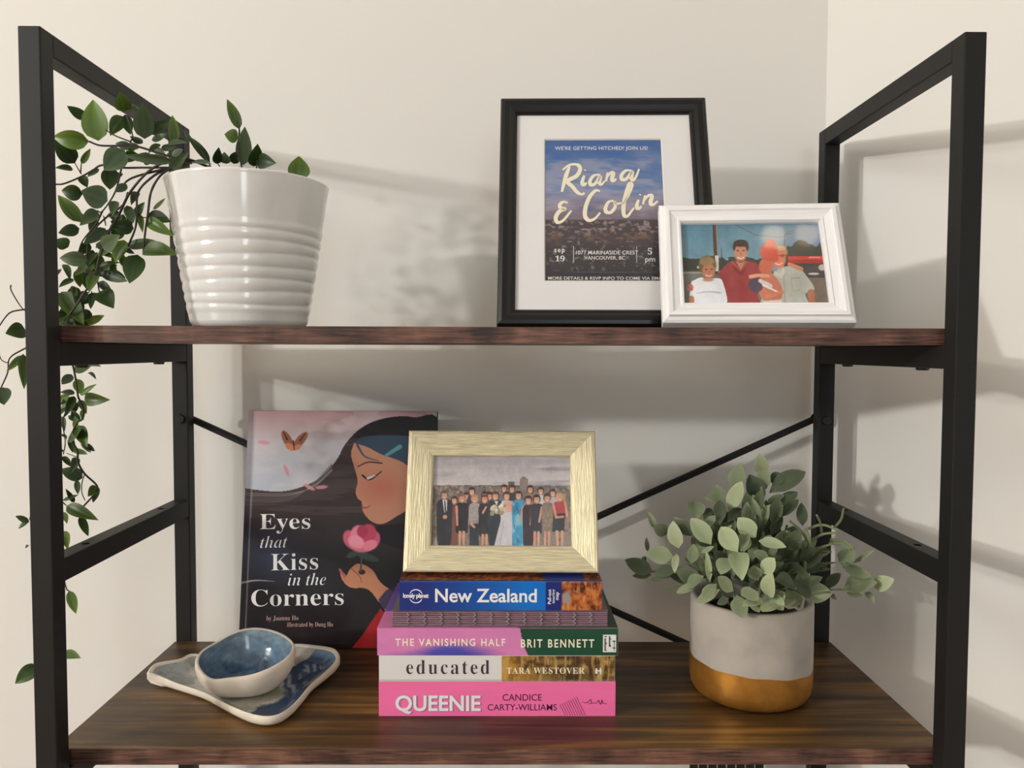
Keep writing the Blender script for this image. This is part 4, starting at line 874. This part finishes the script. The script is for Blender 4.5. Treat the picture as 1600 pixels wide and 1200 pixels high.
SL = '''1215,932,1190,958,20,l 1228,920,1252,948,19 1120,912,1096,938,16 1176,928,1186,957,18 1204,930,1224,953,18,l 1100,900,1072,918,17 1240,905,1268,935,17,d 1022,825,1013,800,9 1079,820,1051,808,5 1043,834,1022,822,17,d 1060,857,1051,815,20,l 1082,838,1056,812,17,d 1089,812,1086,780,22 1111,851,1080,809,24,l 1124,787,1119,757,18 1132,780,1099,777,10 1125,820,1125,780,17,d 1100,812,1111,793,12,d 1102,821,1118,806,11 1153,863,1125,822,25,l 1138,832,1142,821,6,l 1158,862,1165,830,17
1151,765,1156,725,23 1138,797,1160,752,20,l 1136,817,1160,792,14,d 1190,787,1171,741,23,d 1190,741,1187,710,19,l 1196,765,1190,725,17 1190,816,1177,775,22 1202,770,1259,735,24,d 1202,752,1226,744,18,d 1196,790,1226,772,10 1217,790,1246,768,16,d 1214,810,1247,782,17,d 1254,822,1252,787,14,d 1181,840,1153,809,24,l 1162,863,1164,832,17
1185,845,1228,854,15,l 1202,872,1176,862,13 1152,863,1159,901,26,l 1139,872,1125,896,22 1182,907,1177,883,18 1190,896,1211,872,20,l 1200,934,1205,896,22,l 1209,907,1245,914,24,d 1254,920,1255,890,20,d 1146,924,1120,901,18,l 1185,925,1157,932,22,l 1215,922,1196,936,16 1214,937,1228,926,13,l 1190,940,1161,946,16,l 1151,930,1162,966,22 1242,932,1207,951,20,l 1251,926,1300,927,27,l 1139,934,1121,944,10,d
1052,870,1009,864,23,l 1057,865,1054,894,10,l 1020,894,977,875,20,d 1018,898,988,900,9,d 1057,890,1022,895,15,d 1050,899,1017,906,9,d 1012,862,1010,840,6,d 1010,875,1003,872,7,d 1080,881,1084,850,15 1109,910,1104,862,9,l 1095,864,1116,854,7 1095,912,1056,926,12 1125,921,1087,942,14 1068,912,1040,921,5,d
1312,880,1335,860,20 1333,880,1367,858,6 1315,884,1362,902,14 1288,917,1315,896,14,d 1318,920,1369,908,25 1366,918,1395,905,20,l 1322,926,1350,932,8 1352,925,1366,941,9 1298,928,1307,937,6 1262,892,1297,880,10,d 1264,884,1297,890,8,d 1262,874,1297,862,9 1266,858,1300,862,9,d'''
for s in SL.split():
    p = s.split(','); bx, by, tx, ty_, wpx = [float(v) for v in p[:5]]; kd = p[5] if len(p) > 5 else ''
    def dep(u, v):
        r2 = ((u-1180)/105)**2+(min(0, v-900)/75)**2; return .160-.092*math.exp(-r2*.8)+(.02 if v < 800 else 0)
    d0, d1 = dep(bx, by)+.014, dep(tx, ty_)-(.006 if kd == 'l' else -.008)
    if tx > 1280: d0, d1 = .165, .150
    b = at(bx, by, d0); t = at(tx, ty_, d1); wid = wpx/FPX*(b-CAM).dot(fwd)*1.22
    n_ = (CAM-b).normalized()+Vector((rng.uniform(-.5, .2), 0, rng.uniform(.0, .6)))
    addleaf(sg, b, t, wid, 'sage', {'': 'sageM', 'l': 'sageL', 'd': 'sageD'}[kd], n_, rng.randrange(3))
# inner leaves that fill the crown
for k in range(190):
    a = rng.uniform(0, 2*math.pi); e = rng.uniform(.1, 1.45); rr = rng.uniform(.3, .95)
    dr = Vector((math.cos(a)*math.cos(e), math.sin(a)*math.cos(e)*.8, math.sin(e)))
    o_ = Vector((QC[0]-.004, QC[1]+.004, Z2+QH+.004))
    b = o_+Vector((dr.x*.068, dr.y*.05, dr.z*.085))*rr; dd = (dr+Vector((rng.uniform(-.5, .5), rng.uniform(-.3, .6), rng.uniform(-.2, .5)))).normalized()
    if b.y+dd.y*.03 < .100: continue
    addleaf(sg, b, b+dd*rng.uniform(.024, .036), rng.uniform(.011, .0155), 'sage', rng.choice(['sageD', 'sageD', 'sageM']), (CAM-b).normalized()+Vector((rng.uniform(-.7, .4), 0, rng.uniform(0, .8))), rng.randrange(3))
for pts, r in (([(1262, 846), (1252, 830), (1233, 813)], .0016), ([(1256, 875), (1248, 848), (1229, 830)], .0016), ([(1265, 847), (1285, 835), (1312, 832)], .0016), ([(1263, 826), (1285, 820), (1310, 829)], .0017), ([(1302, 826), (1314, 812), (1318, 795)], .0016), ([(1284, 832), (1282, 818), (1276, 805)], .0016), ([(1260, 876), (1278, 858), (1300, 850)], .0017), ([(1297, 848), (1315, 850), (1330, 858)], .0019), ([(1298, 843), (1318, 846), (1334, 856)], .0016),
               ([(1258, 880), (1262, 860), (1265, 846), (1258, 826)], .0022), ([(1250, 940), (1254, 910), (1258, 878)], .0022), ([(1290, 922), (1310, 921), (1330, 923)], .0012), ([(1245, 930), (1270, 926), (1298, 925)], .0014), ([(1290, 880), (1312, 879), (1320, 880)], .0011),
               ([(1170, 945), (1172, 900), (1176, 860)], .0018), ([(1150, 945), (1140, 900), (1125, 860)], .0016), ([(1140, 945), (1110, 905), (1075, 880), (1050, 893), (1020, 893)], .0014), ([(1185, 945), (1190, 880), (1192, 800), (1190, 760)], .0017), ([(1205, 945), (1215, 880), (1230, 820)], .0016)):
    stem(sg, pts, [.165, .15, .14] if pts[0][0] > 1240 else [.165, .172, .18], r, M['stemgr'])

# ---------------------------------------------------------------- box on the board below
M['crate_w'] = pm('white_crate', (206, 202, 196), .6); M['crate_k'] = pm('black_crate_panel', (22, 20, 20), .5)
st = thing('storage_box', 'black and white striped storage box on the board below, only its top peeking out', 'box', (.262, .235, .50))
put('box_body', box(-.0455, .0455, -.035, .035, 0, .300, .001), M['crate_w'], st)
for k in range(8):
    x = -.0440+k*.0110; put('panel', box(x, x+.0092, -.0362, -.0348, .01, .299), M['crate_k'], st)
